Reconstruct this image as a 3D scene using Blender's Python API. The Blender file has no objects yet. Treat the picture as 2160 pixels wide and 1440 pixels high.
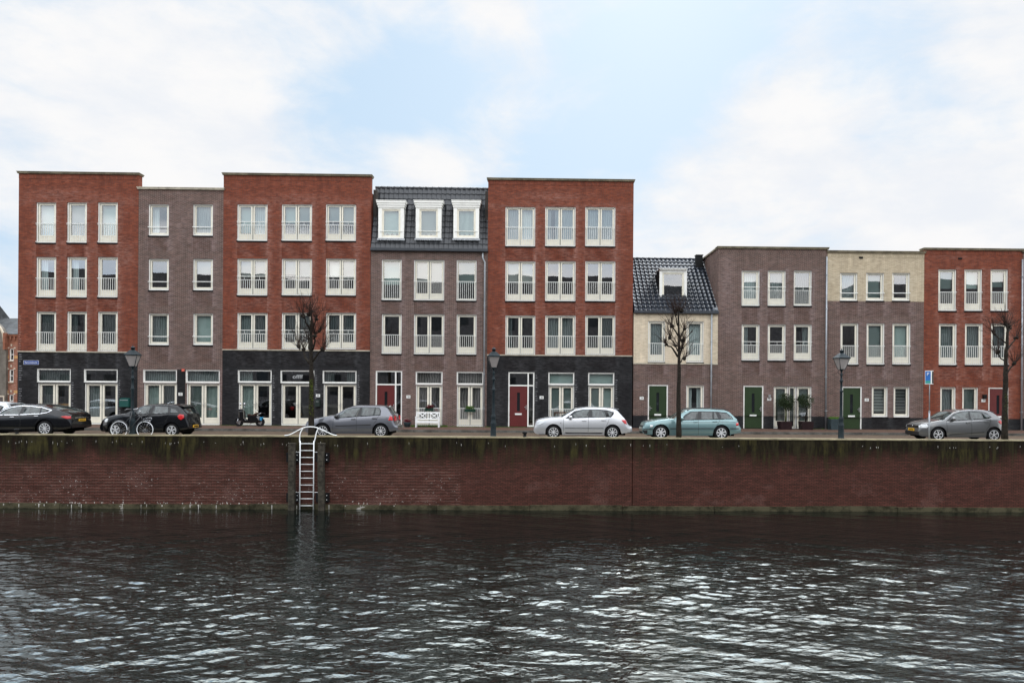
import bpy, bmesh, math, random
import numpy as np
from mathutils import Vector, Matrix
from mathutils.geometry import tessellate_polygon
random.seed(7)
C = bpy.context.scene.collection
R = math.radians
# ------------------------------------------------------------------ camera
F_PX, PPX, PPY = 1600.0, 1153.0, 822.0          # in pixels of the 2160 x 1440 photograph
YAW, ROLL = 0.0208, 0.0072
CAMZ = 2.2
fw = Vector((math.sin(YAW), math.cos(YAW), 0)); rt0 = Vector((math.cos(YAW), -math.sin(YAW), 0)); up0 = Vector((0, 0, 1))
rt = rt0 * math.cos(ROLL) + up0 * math.sin(ROLL); up = -rt0 * math.sin(ROLL) + up0 * math.cos(ROLL)
cam_d = bpy.data.cameras.new("camera"); cam = bpy.data.objects.new("camera", cam_d); C.objects.link(cam)
cam.matrix_world = Matrix(((rt.x, up.x, -fw.x, 0), (rt.y, up.y, -fw.y, 0), (rt.z, up.z, -fw.z, CAMZ), (0, 0, 0, 1)))
cam_d.sensor_width = 36; cam_d.lens = F_PX / 2160 * 36
cam_d.shift_x = (1080 - PPX) / 2160; cam_d.shift_y = (PPY - 720) / 2160
cam_d.clip_start = 0.1; cam_d.clip_end = 2000
bpy.context.scene.camera = cam

def P(px, py, Y):
    """world point at depth Y seen at a pixel of the photograph (camera survey)"""
    d = fw + rt * ((px - PPX) / F_PX) - up * ((py - PPY) / F_PX)
    k = Y / d.y
    return Vector((d.x * k, Y, CAMZ + d.z * k))
def PX(px, py, Y): return P(px, py, Y).x
def PZ(px, py, Y): return P(px, py, Y).z
def dirpx(px, py):
    return (fw + rt * ((px - PPX) / F_PX) - up * ((py - PPY) / F_PX)).normalized()

# ------------------------------------------------------------------ sky and sun
SUN_EL, SUN_AZ = R(36), R(9)                     # azimuth measured from +Y towards +X, behind the thin cloud
sc = bpy.context.scene
sc.view_settings.view_transform = 'Standard'; sc.view_settings.look = 'None'
sc.view_settings.exposure = 0.0; sc.view_settings.gamma = 1.0
w = bpy.data.worlds.new("World"); sc.world = w; w.use_nodes = True
nt = w.node_tree; nt.nodes.clear()
def N(nt, kind, **kw):
    n = nt.nodes.new(kind)
    for k, v in kw.items():
        if k.startswith('i_'):
            key = k[2:]
            n.inputs[int(key) if key.isdigit() else key.replace('_', ' ')].default_value = v
        else: setattr(n, k, v)
    return n
def L(nt, a, b): nt.links.new(a, b)
def math_(nt, op, a, b=None, c=None, clamp=False):
    n = nt.nodes.new('ShaderNodeMath'); n.operation = op; n.use_clamp = clamp
    for i, v in enumerate((a, b, c)):
        if v is None: continue
        if isinstance(v, (int, float)): n.inputs[i].default_value = v
        else: nt.links.new(v, n.inputs[i])
    return n.outputs[0]
def mixc(nt, f, a, b, mode='MIX'):
    n = nt.nodes.new('ShaderNodeMix'); n.data_type = 'RGBA'; n.blend_type = mode
    for i, v in ((0, f), (6, a), (7, b)):
        if isinstance(v, (int, float)): n.inputs[i].default_value = v
        elif isinstance(v, tuple): n.inputs[i].default_value = v if len(v) == 4 else (*v, 1)
        else: nt.links.new(v, n.inputs[i])
    return n.outputs[2]
def ramp(nt, v, lo, hi):
    n = nt.nodes.new('ShaderNodeMapRange'); n.interpolation_type = 'SMOOTHSTEP'
    nt.links.new(v, n.inputs[0]); n.inputs[1].default_value = lo; n.inputs[2].default_value = hi
    return n.outputs[0]

sky = N(nt, 'ShaderNodeTexSky'); sky.sky_type = 'NISHITA'; sky.sun_disc = False
sky.sun_elevation = SUN_EL; sky.sun_rotation = SUN_AZ; sky.dust_density = 2.0
tc = N(nt, 'ShaderNodeTexCoord')
dirv = tc.outputs['Generated']
sep = N(nt, 'ShaderNodeSeparateXYZ'); L(nt, dirv, sep.inputs[0])
dx, dy, dz = sep.outputs
mp = N(nt, 'ShaderNodeMapping'); mp.inputs['Scale'].default_value = (1.6, 1.6, 3.4); mp.inputs['Rotation'].default_value = (0, R(12), 0)
mp.inputs['Location'].default_value = (0.35, 0.2, 0.1)
L(nt, dirv, mp.inputs[0])
n1 = N(nt, 'ShaderNodeTexNoise', i_Scale=1.7, i_Detail=9.0, i_Roughness=0.56, i_Distortion=0.35); L(nt, mp.outputs[0], n1.inputs['Vector'])
n2 = N(nt, 'ShaderNodeTexNoise', i_Scale=6.0, i_Detail=8.0, i_Roughness=0.6); L(nt, mp.outputs[0], n2.inputs['Vector'])
base = math_(nt, 'ADD', math_(nt, 'MULTIPLY', n1.outputs[0], 0.75), math_(nt, 'MULTIPLY', n2.outputs[0], 0.25))
def gauss(d, rad, amp):
    v = N(nt, 'ShaderNodeVectorMath'); v.operation = 'DISTANCE'; L(nt, dirv, v.inputs[0]); v.inputs[1].default_value = d
    q = math_(nt, 'DIVIDE', v.outputs['Value'], rad)
    e = math_(nt, 'EXPONENT', math_(nt, 'MULTIPLY', math_(nt, 'MULTIPLY', q, q), -1.0))
    return math_(nt, 'MULTIPLY', e, amp)
m = base
for (px, py, rad, amp) in SKY_BLOBS if 'SKY_BLOBS' in globals() else [
        (150, 120, .20, .16), (560, 170, .12, .12), (330, 320, .12, .06), (900, 345, .05, .20), (1040, 300, .04, .12), (480, 400, .10, .10), (760, 60, .10, .10),
        (1750, 330, .20, .22), (2100, 420, .18, .2), (1450, 400, .10, .16), (1300, 110, .12, .05), (1640, 240, .05, .08),
        (800, 240, .10, -.15), (960, 180, .10, -.14), (1130, 220, .10, -.14), (1420, 170, .08, -.12), (1330, 330, .05, -.08), (1040, 320, .03, .14), (860, 340, .03, .12), (930, 330, .025, .12), (980, 250, .02, .07), (1060, 60, .05, .10), (520, 330, .05, .1), (1600, 200, .06, .1), (640, 200, .05, -.07), (620, 330, .05, -.06),
        (1350, 260, .10, -.12), (1560, 90, .12, -.10), (1850, 90, .20, -.20), (1500, 130, .12, -.12), (2000, 200, .10, -.1), (1700, 60, .04, .12), (2080, 30, .06, .14), (1200, 340, .06, -.1), (20, 560, .1, -.05)]:
    m = math_(nt, 'ADD', m, gauss(dirpx(px, py), rad, amp))
wisp = N(nt, 'ShaderNodeTexNoise', i_Scale=3.2, i_Detail=10.0, i_Roughness=0.62, i_Distortion=0.9); L(nt, mp.outputs[0], wisp.inputs['Vector'])
m = math_(nt, 'ADD', m, math_(nt, 'MULTIPLY_ADD', wisp.outputs[0], 0.62, -0.31))
cl = ramp(nt, m, 0.30, 0.68)
skyc = mixc(nt, 1.0, sky.outputs[0], (0.10, 0.10, 0.10), 'MULTIPLY')
blue = mixc(nt, 0.9, skyc, (0.58, 0.765, 0.955))
cshade = ramp(nt, n2.outputs[0], 0.3, 0.7)
ccol = mixc(nt, cshade, (0.86, 0.89, 0.94), (0.97, 0.965, 0.965))
front = mixc(nt, cl, blue, ccol)
# luminous overcast behind the camera and overhead, pale sun glow behind cloud in front
back = ramp(nt, dy, 0.35, -0.45)
bright_b = mixc(nt, ramp(nt, n1.outputs[0], 0.35, 0.65), (1.55, 1.8, 2.1), (2.75, 2.6, 2.45))
bank = math_(nt, 'MULTIPLY', ramp(nt, dz, 0.178, 0.195), ramp(nt, dz, 0.36, 0.27))
bright_b = mixc(nt, math_(nt, 'MULTIPLY', bank, 0.85), bright_b, mixc(nt, ramp(nt, n2.outputs[0], .3, .7), (0.75, 0.92, 1.10), (1.15, 1.25, 1.35)))
bright_b = mixc(nt, ramp(nt, dz, 0.3, 0.45), bright_b, (2.75, 2.85, 3.0))
col = mixc(nt, back, front, bright_b)
high = math_(nt, 'MULTIPLY', math_(nt, 'MULTIPLY', ramp(nt, dz, 0.475, 0.66), ramp(nt, dz, .97, .8)), ramp(nt, dy, 0.1, 0.4))
hc = mixc(nt, ramp(nt, wisp.outputs[0], .40, .60), (2.6, 3.9, 5.6), (9.5, 9.5, 9.3))
col = mixc(nt, high, col, hc)
sd = (math.sin(SUN_AZ) * math.cos(SUN_EL), math.cos(SUN_AZ) * math.cos(SUN_EL), math.sin(SUN_EL))
glow = math_(nt, 'MULTIPLY', gauss(sd, 0.42, 4.0), ramp(nt, dz, 0.48, 0.62))
col = mixc(nt, 1.0, col, mixc(nt, 1.0, (1.0, 0.97, 0.9), glow, 'MULTIPLY'), 'ADD')
col = mixc(nt, ramp(nt, dz, 0.0, -0.08), col, (0.12, 0.12, 0.12))
bg = N(nt, 'ShaderNodeBackground'); bg.inputs[1].default_value = 1.0; L(nt, col, bg.inputs[0])
wo = N(nt, 'ShaderNodeOutputWorld'); L(nt, bg.outputs[0], wo.inputs[0])
sun_d = bpy.data.lights.new("sun", 'SUN'); sun_d.energy = 0.5; sun_d.angle = R(30); sun_d.color = (1, .95, .87)
sun = bpy.data.objects.new("sun", sun_d); C.objects.link(sun)
sun.rotation_mode = 'QUATERNION'; sun.rotation_quaternion = Vector(sd).to_track_quat('Z', 'Y')

# ------------------------------------------------------------------ object helpers
def tag(o, label=None, cat=None, group=None, kind=None):
    if label: o['label'] = label
    if cat: o['category'] = cat
    if group: o['group'] = group
    if kind: o['kind'] = kind
    return o
def empty(name, loc=(0, 0, 0), parent=None):
    o = bpy.data.objects.new(name, None); C.objects.link(o); o.empty_display_size = .3
    o.location = loc
    if parent: o.parent = parent
    return o
class MB:
    def __init__(s): s.v = []; s.f = []; s.m = []; s.sm = []
    def add(s, vs, fs, mi=0, smooth=False):
        b = len(s.v); s.v += [tuple(v) for v in vs]
        for f in fs: s.f.append(tuple(i + b for i in f)); s.m.append(mi); s.sm.append(smooth)
        return s
    def box(s, x0, x1, y0, y1, z0, z1, mi=0):
        vs = [(x, y, z) for z in (z0, z1) for y in (y0, y1) for x in (x0, x1)]
        return s.add(vs, [(0, 2, 3, 1), (4, 5, 7, 6), (0, 1, 5, 4), (2, 6, 7, 3), (0, 4, 6, 2), (1, 3, 7, 5)], mi)
    def quad(s, a, b, c, d, mi=0): return s.add([a, b, c, d], [(0, 1, 2, 3)], mi)
    def tube(s, pts, rad, n=8, mi=0, cap=True, smooth=True):
        pts = [Vector(p) for p in pts]
        if isinstance(rad, (int, float)): rad = [rad] * len(pts)
        rings = []; prev = None
        for i, p in enumerate(pts):
            t = (pts[min(i + 1, len(pts) - 1)] - pts[max(i - 1, 0)]).normalized()
            if prev is None:
                a = Vector((0, 0, 1)) if abs(t.z) < .9 else Vector((1, 0, 0))
                u = t.cross(a).normalized()
            else: u = (prev - t * prev.dot(t)).normalized()
            prev = u; v = t.cross(u)
            rings.append([p + (u * math.cos(2 * math.pi * k / n) + v * math.sin(2 * math.pi * k / n)) * rad[i] for k in range(n)])
        vs = [q for r_ in rings for q in r_]; fs = []
        for i in range(len(pts) - 1):
            for k in range(n): fs.append((i * n + k, i * n + (k + 1) % n, (i + 1) * n + (k + 1) % n, (i + 1) * n + k))
        s.add(vs, fs, mi, smooth)
        if cap:
            b = len(s.v) - len(vs)
            s.f.append(tuple(b + k for k in range(n))[::-1]); s.m.append(mi); s.sm.append(False)
            s.f.append(tuple(b + (len(pts) - 1) * n + k for k in range(n))); s.m.append(mi); s.sm.append(False)
        return s
    def lathe(s, prof, cx, cy, n=16, mi=0, rot=0, smooth=True):
        """prof: (radius, z) pairs"""
        vs = []; fs = []
        for (r_, z) in prof:
            for k in range(n):
                a = 2 * math.pi * k / n + rot; vs.append((cx + r_ * math.cos(a), cy + r_ * math.sin(a), z))
        for i in range(len(prof) - 1):
            for k in range(n): fs.append((i * n + k, i * n + (k + 1) % n, (i + 1) * n + (k + 1) % n, (i + 1) * n + k))
        fs.append(tuple(range(n))[::-1]); fs.append(tuple((len(prof) - 1) * n + k for k in range(n)))
        return s.add(vs, fs, mi, smooth)
    def disc_y(s, cx, cy, cz, r0, r1, y0, y1, n=24, mi=0):
        """ring (or disc if r0=0) with axis along Y"""
        vs = []; fs = []
        for (r_, y) in ((r0, y0), (r1, y0), (r1, y1), (r0, y1)):
            for k in range(n):
                a = 2 * math.pi * k / n; vs.append((cx + r_ * math.cos(a), cy + y, cz + r_ * math.sin(a)))
        for i in range(4):
            j = (i + 1) % 4
            for k in range(n): fs.append((i * n + k, i * n + (k + 1) % n, j * n + (k + 1) % n, j * n + k))
        return s.add(vs, fs, mi, False)
    def frame(s, x0, x1, z0, z1, l, r_, b, t, y0, y1, mi=0):
        s.box(x0, x0 + l, y0, y1, z0, z1, mi); s.box(x1 - r_, x1, y0, y1, z0, z1, mi)
        s.box(x0 + l, x1 - r_, y0, y1, z1 - t, z1, mi); s.box(x0 + l, x1 - r_, y0, y1, z0, z0 + b, mi)
        return s
    def build(s, name, mats, parent=None, attrs=None):
        me = bpy.data.meshes.new(name); me.from_pydata(s.v, [], s.f); 
        if not isinstance(mats, (list, tuple)): mats = [mats]
        for m_ in mats: me.materials.append(m_)
        me.polygons.foreach_set('material_index', s.m); me.polygons.foreach_set('use_smooth', s.sm)
        if attrs:
            for k, vals in attrs.items():
                a = me.attributes.new(k, 'FLOAT', 'POINT'); a.data.foreach_set('value', vals)
        bm = bmesh.new(); bm.from_mesh(me); bmesh.ops.recalc_face_normals(bm, faces=bm.faces); bm.to_mesh(me); bm.free()
        me.update()
        o = bpy.data.objects.new(name, me); C.objects.link(o)
        if parent:
            o.parent = parent
            pw = parent
            off = Vector((0, 0, 0))
            while pw: off += Vector(pw.location); pw = pw.parent
            for v in me.vertices: v.co -= off
        return o

# ------------------------------------------------------------------ materials
M = {}
def mat(name, col, rough=.6, metal=0, spec=.5, bump=None, vary=0.0, vscale=3.0, coat=0, emit=None):
    m_ = bpy.data.materials.new(name); m_.use_nodes = True; n_ = m_.node_tree
    b = n_.nodes['Principled BSDF']; b.inputs['Base Color'].default_value = (*col, 1)
    b.inputs['Roughness'].default_value = rough; b.inputs['Metallic'].default_value = metal
    b.inputs['Specular IOR Level'].default_value = spec if (rough < .5 or spec != .5) else .12
    if coat: b.inputs['Coat Weight'].default_value = coat; b.inputs['Coat Roughness'].default_value = .04
    if vary or bump:
        t = N(n_, 'ShaderNodeTexCoord'); no = N(n_, 'ShaderNodeTexNoise', i_Scale=vscale, i_Detail=6.0, i_Roughness=.65); L(n_, t.outputs['Object'], no.inputs['Vector'])
        if vary:
            f = ramp(n_, no.outputs[0], .3, .7)
            c = mixc(n_, f, tuple(x * (1 - vary) for x in col), tuple(min(1, x * (1 + vary)) for x in col)); L(n_, c, b.inputs['Base Color'])
        if bump:
            bp = N(n_, 'ShaderNodeBump'); bp.inputs['Strength'].default_value = bump; bp.inputs['Distance'].default_value = .01
            L(n_, no.outputs[0], bp.inputs['Height']); L(n_, bp.outputs[0], b.inputs['Normal'])
    M[name] = m_; return m_
def brick(name, c1, c2, mortar, soldier=False, eff=(.5, .42, .40), damp=.6, bw=.215, rh=.0625, rough=.85, mort=.009, var=.7):
    m_ = bpy.data.materials.new(name); m_.use_nodes = True; n_ = m_.node_tree
    b = n_.nodes['Principled BSDF']; b.inputs['Roughness'].default_value = rough; b.inputs['Specular IOR Level'].default_value = .06
    t = N(n_, 'ShaderNodeTexCoord'); s = N(n_, 'ShaderNodeSeparateXYZ'); L(n_, t.outputs['Object'], s.inputs[0])
    u = math_(n_, 'ADD', s.outputs[0], s.outputs[1])
    cx = N(n_, 'ShaderNodeCombineXYZ')
    if soldier: L(n_, s.outputs[2], cx.inputs[0]); L(n_, u, cx.inputs[1])
    else: L(n_, u, cx.inputs[0]); L(n_, s.outputs[2], cx.inputs[1])
    br = N(n_, 'ShaderNodeTexBrick'); L(n_, cx.outputs[0], br.inputs['Vector'])
    br.inputs['Scale'].default_value = 1; br.inputs['Brick Width'].default_value = bw; br.inputs['Row Height'].default_value = rh
    br.inputs['Mortar Size'].default_value = mort; br.inputs['Mortar Smooth'].default_value = .2; br.inputs['Bias'].default_value = 0
    br.inputs['Color1'].default_value = (*c1, 1); br.inputs['Color2'].default_value = (*c2, 1); br.inputs['Mortar'].default_value = (*mortar, 1)
    # batches of bricks and streaks
    mp_ = N(n_, 'ShaderNodeMapping'); mp_.inputs['Scale'].default_value = (.9, .9, 2.6); L(n_, t.outputs['Object'], mp_.inputs[0])
    no = N(n_, 'ShaderNodeTexNoise', i_Scale=1.1, i_Detail=8.0, i_Roughness=.68); L(n_, mp_.outputs[0], no.inputs['Vector'])
    fine = N(n_, 'ShaderNodeTexNoise', i_Scale=6.0, i_Detail=6.0, i_Roughness=.75)
    mp2 = N(n_, 'ShaderNodeMapping'); mp2.inputs['Scale'].default_value = (.5, .5, 2.4); L(n_, t.outputs['Object'], mp2.inputs[0]); L(n_, mp2.outputs[0], fine.inputs['Vector'])
    v = math_(n_, 'MULTIPLY_ADD', no.outputs[0], var, 1 - var / 2)
    mp3 = N(n_, 'ShaderNodeMapping'); mp3.inputs['Scale'].default_value = (1.8, 1.8, .28); L(n_, t.outputs['Object'], mp3.inputs[0])
    stk = N(n_, 'ShaderNodeTexNoise', i_Scale=1.6, i_Detail=6.0, i_Roughness=.65); L(n_, mp3.outputs[0], stk.inputs['Vector'])
    v = math_(n_, 'MULTIPLY', v, math_(n_, 'MULTIPLY_ADD', stk.outputs[0], .7, .65))
    v = math_(n_, 'MULTIPLY', v, math_(n_, 'MULTIPLY_ADD', fine.outputs[0], 1.3, .35))
    c = mixc(n_, 1.0, br.outputs[0], v, 'MULTIPLY')
    at = N(n_, 'ShaderNodeAttribute'); at.attribute_name = 'salt'
    ad = N(n_, 'ShaderNodeAttribute'); ad.attribute_name = 'damp'
    c = mixc(n_, math_(n_, 'MULTIPLY', math_(n_, 'MULTIPLY', ad.outputs['Fac'], ramp(n_, no.outputs[0], .25, .6)), damp), c, mixc(n_, 1.0, c, (.55, .45, .42), 'MULTIPLY'))
    sm = math_(n_, 'MULTIPLY', at.outputs['Fac'], ramp(n_, fine.outputs[0], .38, .68))
    sm2 = math_(n_, 'MULTIPLY', math_(n_, 'MULTIPLY', ramp(n_, no.outputs[0], .54, .72), ramp(n_, fine.outputs[0], .4, .65)), .55)
    c = mixc(n_, math_(n_, 'ADD', sm, sm2, clamp=True), c, eff)
    L(n_, c, b.inputs['Base Color'])
    bp = N(n_, 'ShaderNodeBump'); bp.inputs['Strength'].default_value = .5; bp.inputs['Distance'].default_value = .006
    L(n_, br.outputs[1], bp.inputs['Height']); bp.invert = True; L(n_, bp.outputs[0], b.inputs['Normal'])
    M[name] = m_; return m_
RED = ((.228, .059, .031), (.140, .039, .025), (.11, .062, .048))
PUR = ((.122, .072, .060), (.068, .046, .040), (.23, .178, .155))
BLK = ((.026, .025, .026), (.015, .015, .016), (.022, .022, .023))
CRM = ((.62, .53, .40), (.55, .46, .34), (.48, .40, .29))
brick('brick_red', *RED, eff=(.30, .17, .14)); brick('brick_red_soldier', *RED, soldier=True, eff=(.3, .17, .14))
brick('brick_purple', *PUR, eff=(.24, .18, .175)); brick('brick_purple_soldier', *PUR, soldier=True, eff=(.24, .18, .175))
brick('brick_black', *BLK, eff=(.075, .075, .078)); brick('brick_cream', *CRM, eff=(.6, .52, .42), damp=.3, var=.2, mort=.007)
brick('brick_beige', (.51, .43, .31), (.43, .355, .25), (.32, .26, .18), eff=(.5, .44, .34), damp=.3, var=.3, mort=.008)
brick('brick_cream_soldier', (.48, .405, .29), (.40, .335, .23), (.32, .26, .18), soldier=True, eff=(.6, .52, .42), var=.2)
brick('brick_plinth', (.026, .026, .028), (.017, .017, .019), (.022, .022, .022), eff=(.06, .06, .06))
mat('frame_white', (.80, .79, .74), .4, vary=.05); mat('frame_cream', (.74, .70, .585), .45, vary=.06)
mat('rail_white', (.70, .70, .66), .35); mat('sill', (.008, .008, .009), .7); mat('stone', (.42, .38, .30), .8, vary=.25)
mat('coping', (.16, .135, .09), .6, vary=.4, vscale=2); mat('coping_light', (.42, .38, .30), .6, vary=.3); mat('zinc', (.30, .32, .34), .45, .3, vary=.2)
mat('gutter', (.025, .029, .036), .45, vary=.2); mat('vent', (.01, .01, .01), .8)
mat('door_red', (.10, .013, .012), .4, vary=.08); mat('door_green', (.019, .038, .013), .35, vary=.08)
mat('door_glass', (.012, .014, .016), .08); mat('steel', (.55, .55, .55), .3, .8); mat('plate_white', (.75, .75, .72), .4)
mat('ink', (.01, .01, .012), .5); mat('room', (.05, .044, .038), .9, vary=.5, vscale=1.2); mat('wood_sill', (.36, .20, .09), .5, vary=.3)
mat('tile_matt', (.032, .034, .038), .42, vary=.25, vscale=6); mat('tile_gloss', (.022, .027, .036), .32, spec=.25, vary=.3, vscale=5)
mat('slate', (.055, .058, .06), .7, vary=.35, vscale=2); mat('lead', (.25, .26, .27), .5, vary=.3, vscale=8)
mat('dark_roof', (.06, .055, .05), .9, vary=.2)
def cloth(name, col, dark, per):
    m_ = bpy.data.materials.new(name); m_.use_nodes = True; n_ = m_.node_tree; b = n_.nodes['Principled BSDF']; b.inputs['Roughness'].default_value = .9; b.inputs['Specular IOR Level'].default_value = .1
    t = N(n_, 'ShaderNodeTexCoord'); s = N(n_, 'ShaderNodeSeparateXYZ'); L(n_, t.outputs['Object'], s.inputs[0])
    no = N(n_, 'ShaderNodeTexNoise', i_Scale=2.0, i_Detail=3.0); L(n_, t.outputs['Object'], no.inputs['Vector'])
    x = math_(n_, 'ADD', math_(n_, 'MULTIPLY', s.outputs[0], per), math_(n_, 'MULTIPLY', no.outputs[0], 9.0))
    f = math_(n_, 'MULTIPLY_ADD', math_(n_, 'SINE', x), .5, .5)
    L(n_, mixc(n_, f, dark, col), b.inputs['Base Color']); M[name] = m_
cloth('net_light', (.62, .66, .66), (.40, .44, .45), 55); cloth('net_grey', (.26, .29, .285), (.12, .135, .135), 50)
cloth('curtain_beige', (.30, .26, .25), (.12, .105, .10), 45); cloth('net_green', (.36, .42, .39), (.28, .34, .32), 20)
mat('blind_white', (.76, .74, .71), .8); mat('blind_green', (.40, .48, .46), .8); mat('shade_line', (.24, .23, .20), .8); mat('slat_grey', (.34, .35, .33), .7); mat('slat_dark', (.12, .125, .12), .7)
def glass(name, f0, tint, rough=.0):
    m_ = bpy.data.materials.new(name); m_.use_nodes = True; n_ = m_.node_tree; n_.nodes.clear()
    o = N(n_, 'ShaderNodeOutputMaterial'); mx = N(n_, 'ShaderNodeMixShader'); tr = N(n_, 'ShaderNodeBsdfTransparent'); gl = N(n_, 'ShaderNodeBsdfGlossy')
    tr.inputs[0].default_value = (*tint, 1); gl.inputs['Roughness'].default_value = rough; gl.inputs[0].default_value = (.97, .98, 1, 1)
    fr = N(n_, 'ShaderNodeFresnel'); fr.inputs[0].default_value = 1.5
    f = math_(n_, 'MULTIPLY_ADD', fr.outputs[0], 1 - f0, f0, clamp=True)
    t = N(n_, 'ShaderNodeTexCoord'); no = N(n_, 'ShaderNodeTexNoise', i_Scale=1.1, i_Detail=1.0); L(n_, t.outputs['Object'], no.inputs['Vector'])
    bp = N(n_, 'ShaderNodeBump'); bp.inputs['Strength'].default_value = .10; bp.inputs['Distance'].default_value = .012; L(n_, no.outputs[0], bp.inputs['Height'])
    L(n_, bp.outputs[0], gl.inputs['Normal'])
    L(n_, f, mx.inputs[0]); L(n_, tr.outputs[0], mx.inputs[1]); L(n_, gl.outputs[0], mx.inputs[2]); L(n_, mx.outputs[0], o.inputs[0]); M[name] = m_
glass('pane', .20, (.80, .86, .84)); 
m_ = bpy.data.materials.new('lamp_glass'); m_.use_nodes = True; b = m_.node_tree.nodes['Principled BSDF']; b.inputs['Base Color'].default_value = (.42, .38, .36, 1); b.inputs['Roughness'].default_value = .2; b.inputs['Transmission Weight'].default_value = .35; M['lamp_glass'] = m_
# ------------------------------------------------------------------ the row of houses
DF = 42.1            # depth of the house fronts
QF = 32.8            # quay face
PAV = 0.12           # pavement height
WATER = -2.99
def rect(x0, y0, x1, y1, Y=None):
    Y = DF if Y is None else Y
    ym, xm = (y0 + y1) / 2, (x0 + x1) / 2
    return PX(x0, ym, Y), PX(x1, ym, Y), PZ(xm, y1, Y), PZ(xm, y0, Y)     # X0, X1, Z0, Z1

STAINS = [(PX(a, b, DF), PZ(a, b, DF), c / 38, d / 38, e) for (a, b, c, d, e) in [(1533, 600, 16, 60, .95), (1540, 680, 22, 30, .8), (1300, 560, 14, 60, .3), (120, 410, 60, 10, .6), (210, 415, 40, 7, .5), (640, 420, 80, 9, .55),
    (1160, 415, 70, 10, .6), (266, 540, 14, 30, .7), (750, 660, 60, 6, .5), (1480, 640, 5, 10, .3), (440, 500, 20, 30, .4), (385, 470, 14, 50, .45), (560, 640, 70, 8, .4), (1190, 640, 80, 8, .45), (165, 640, 60, 8, .45),
    (700, 755, 60, 5, .6), (1200, 760, 90, 6, .6), (160, 770, 50, 8, .5), (1100, 800, 12, 60, .7), (1050, 850, 10, 50, .8), (1850, 650, 60, 8, .4), (2060, 670, 60, 8, .5), (2000, 790, 30, 14, .5), (2040, 860, 30, 10, .3), (570, 520, 12, 40, .3), (2010, 540, 50, 8, .4)]]
def wall_slab(name, x0, x1, z0, z1, holes, m_, parent, y0=DF, th=.38, step=.16):
    xs = set([x0, x1]); zs = set([z0, z1])
    hs = [(max(a, x0), min(b, x1), max(c, z0), min(d, z1)) for (a, b, c, d) in holes if d > z0 and c < z1]
    for (a, b, c, d) in hs: xs |= {a, b}; zs |= {c, d}
    def fill(s):
        s = sorted(s); out = []
        for a, b in zip(s, s[1:]):
            if b - a < 1e-4: continue
            n = max(1, round((b - a) / step)); out += [a + (b - a) * k / n for k in range(n)]
        return out + [s[-1]]
    X = fill(xs); Z = fill(zs); mb = MB()
    inh = lambda x, z: any(a < x < b and c < z < d for (a, b, c, d) in hs)
    idx = {}
    def vid(i, k):
        if (i, k) not in idx: idx[(i, k)] = len(mb.v); mb.v.append((X[i], y0, Z[k]))
        return idx[(i, k)]
    for i in range(len(X) - 1):
        for k in range(len(Z) - 1):
            if not inh((X[i] + X[i + 1]) / 2, (Z[k] + Z[k + 1]) / 2):
                mb.f.append((vid(i, k), vid(i + 1, k), vid(i + 1, k + 1), vid(i, k + 1))); mb.m.append(0); mb.sm.append(False)
    yb = y0 + th
    for (a, b, c, d) in hs:
        mb.quad((a, y0, c), (a, yb, c), (a, yb, d), (a, y0, d)); mb.quad((b, y0, c), (b, yb, c), (b, yb, d), (b, y0, d))
        if d < z1 - 1e-4: mb.quad((a, y0, d), (b, y0, d), (b, yb, d), (a, yb, d))
        if c > z0 + 1e-4: mb.quad((a, y0, c), (b, y0, c), (b, yb, c), (a, yb, c))
    Xc = sorted(xs); Zc = sorted(zs)
    for i in range(len(Xc) - 1):
        for k in range(len(Zc) - 1):
            if Xc[i + 1] - Xc[i] > 1e-4 and Zc[k + 1] - Zc[k] > 1e-4 and not inh((Xc[i] + Xc[i + 1]) / 2, (Zc[k] + Zc[k + 1]) / 2):
                mb.quad((Xc[i], yb, Zc[k]), (Xc[i + 1], yb, Zc[k]), (Xc[i + 1], yb, Zc[k + 1]), (Xc[i], yb, Zc[k + 1]))
    mb.quad((x0, y0, z0), (x0, yb, z0), (x0, yb, z1), (x0, y0, z1)); mb.quad((x1, y0, z0), (x1, yb, z0), (x1, yb, z1), (x1, y0, z1))
    mb.quad((x0, y0, z1), (x1, y0, z1), (x1, yb, z1), (x0, yb, z1)); mb.quad((x0, y0, z0), (x1, y0, z0), (x1, yb, z0), (x0, yb, z0))
    rnd = random.Random(int(x0 * 100)); off = rnd.uniform(0, 50)
    salt, damp = [], []
    for (x, y, z) in mb.v:
        s = 0; dmp = 0
        for (a, b, c, d) in holes:
            if c - .9 < z < d + .1:
                j = .10 * math.sin(z * 23 + off) + .05 * math.sin(z * 61 + a)
                e = x - b
                if 0 <= e < .32 + j: s = max(s, 1 - e / (.34 + j))
                e = a - x
                if 0 <= e < .2 + j: s = max(s, .55 * (1 - e / (.22 + j)))
            if c - .85 < z < c and a - .2 < x < b + .3:
                s = max(s, .45 * (.5 + .5 * math.sin(x * 5 + z * 4 + off))); 
            if c - .9 < z < c and a < x < b: dmp = max(dmp, .9)
        for (sx, sz, rx_, rz_, am) in STAINS:
            if abs(x - sx) < 2 * rx_ and abs(z - sz) < 2 * rz_: s = max(s, am * math.exp(-((x - sx) / rx_) ** 2 - ((z - sz) / rz_) ** 2))
        tz = z1 - z
        if .9 < tz < 1.5: s = max(s, .45 * (1 - abs(tz - 1.2) / .3))
        salt.append(min(1, s) * (1 if abs(y - y0) < .01 else .3)); damp.append(dmp)
    return mb.build(name, m_, parent, {'salt': salt, 'damp': damp})

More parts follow.
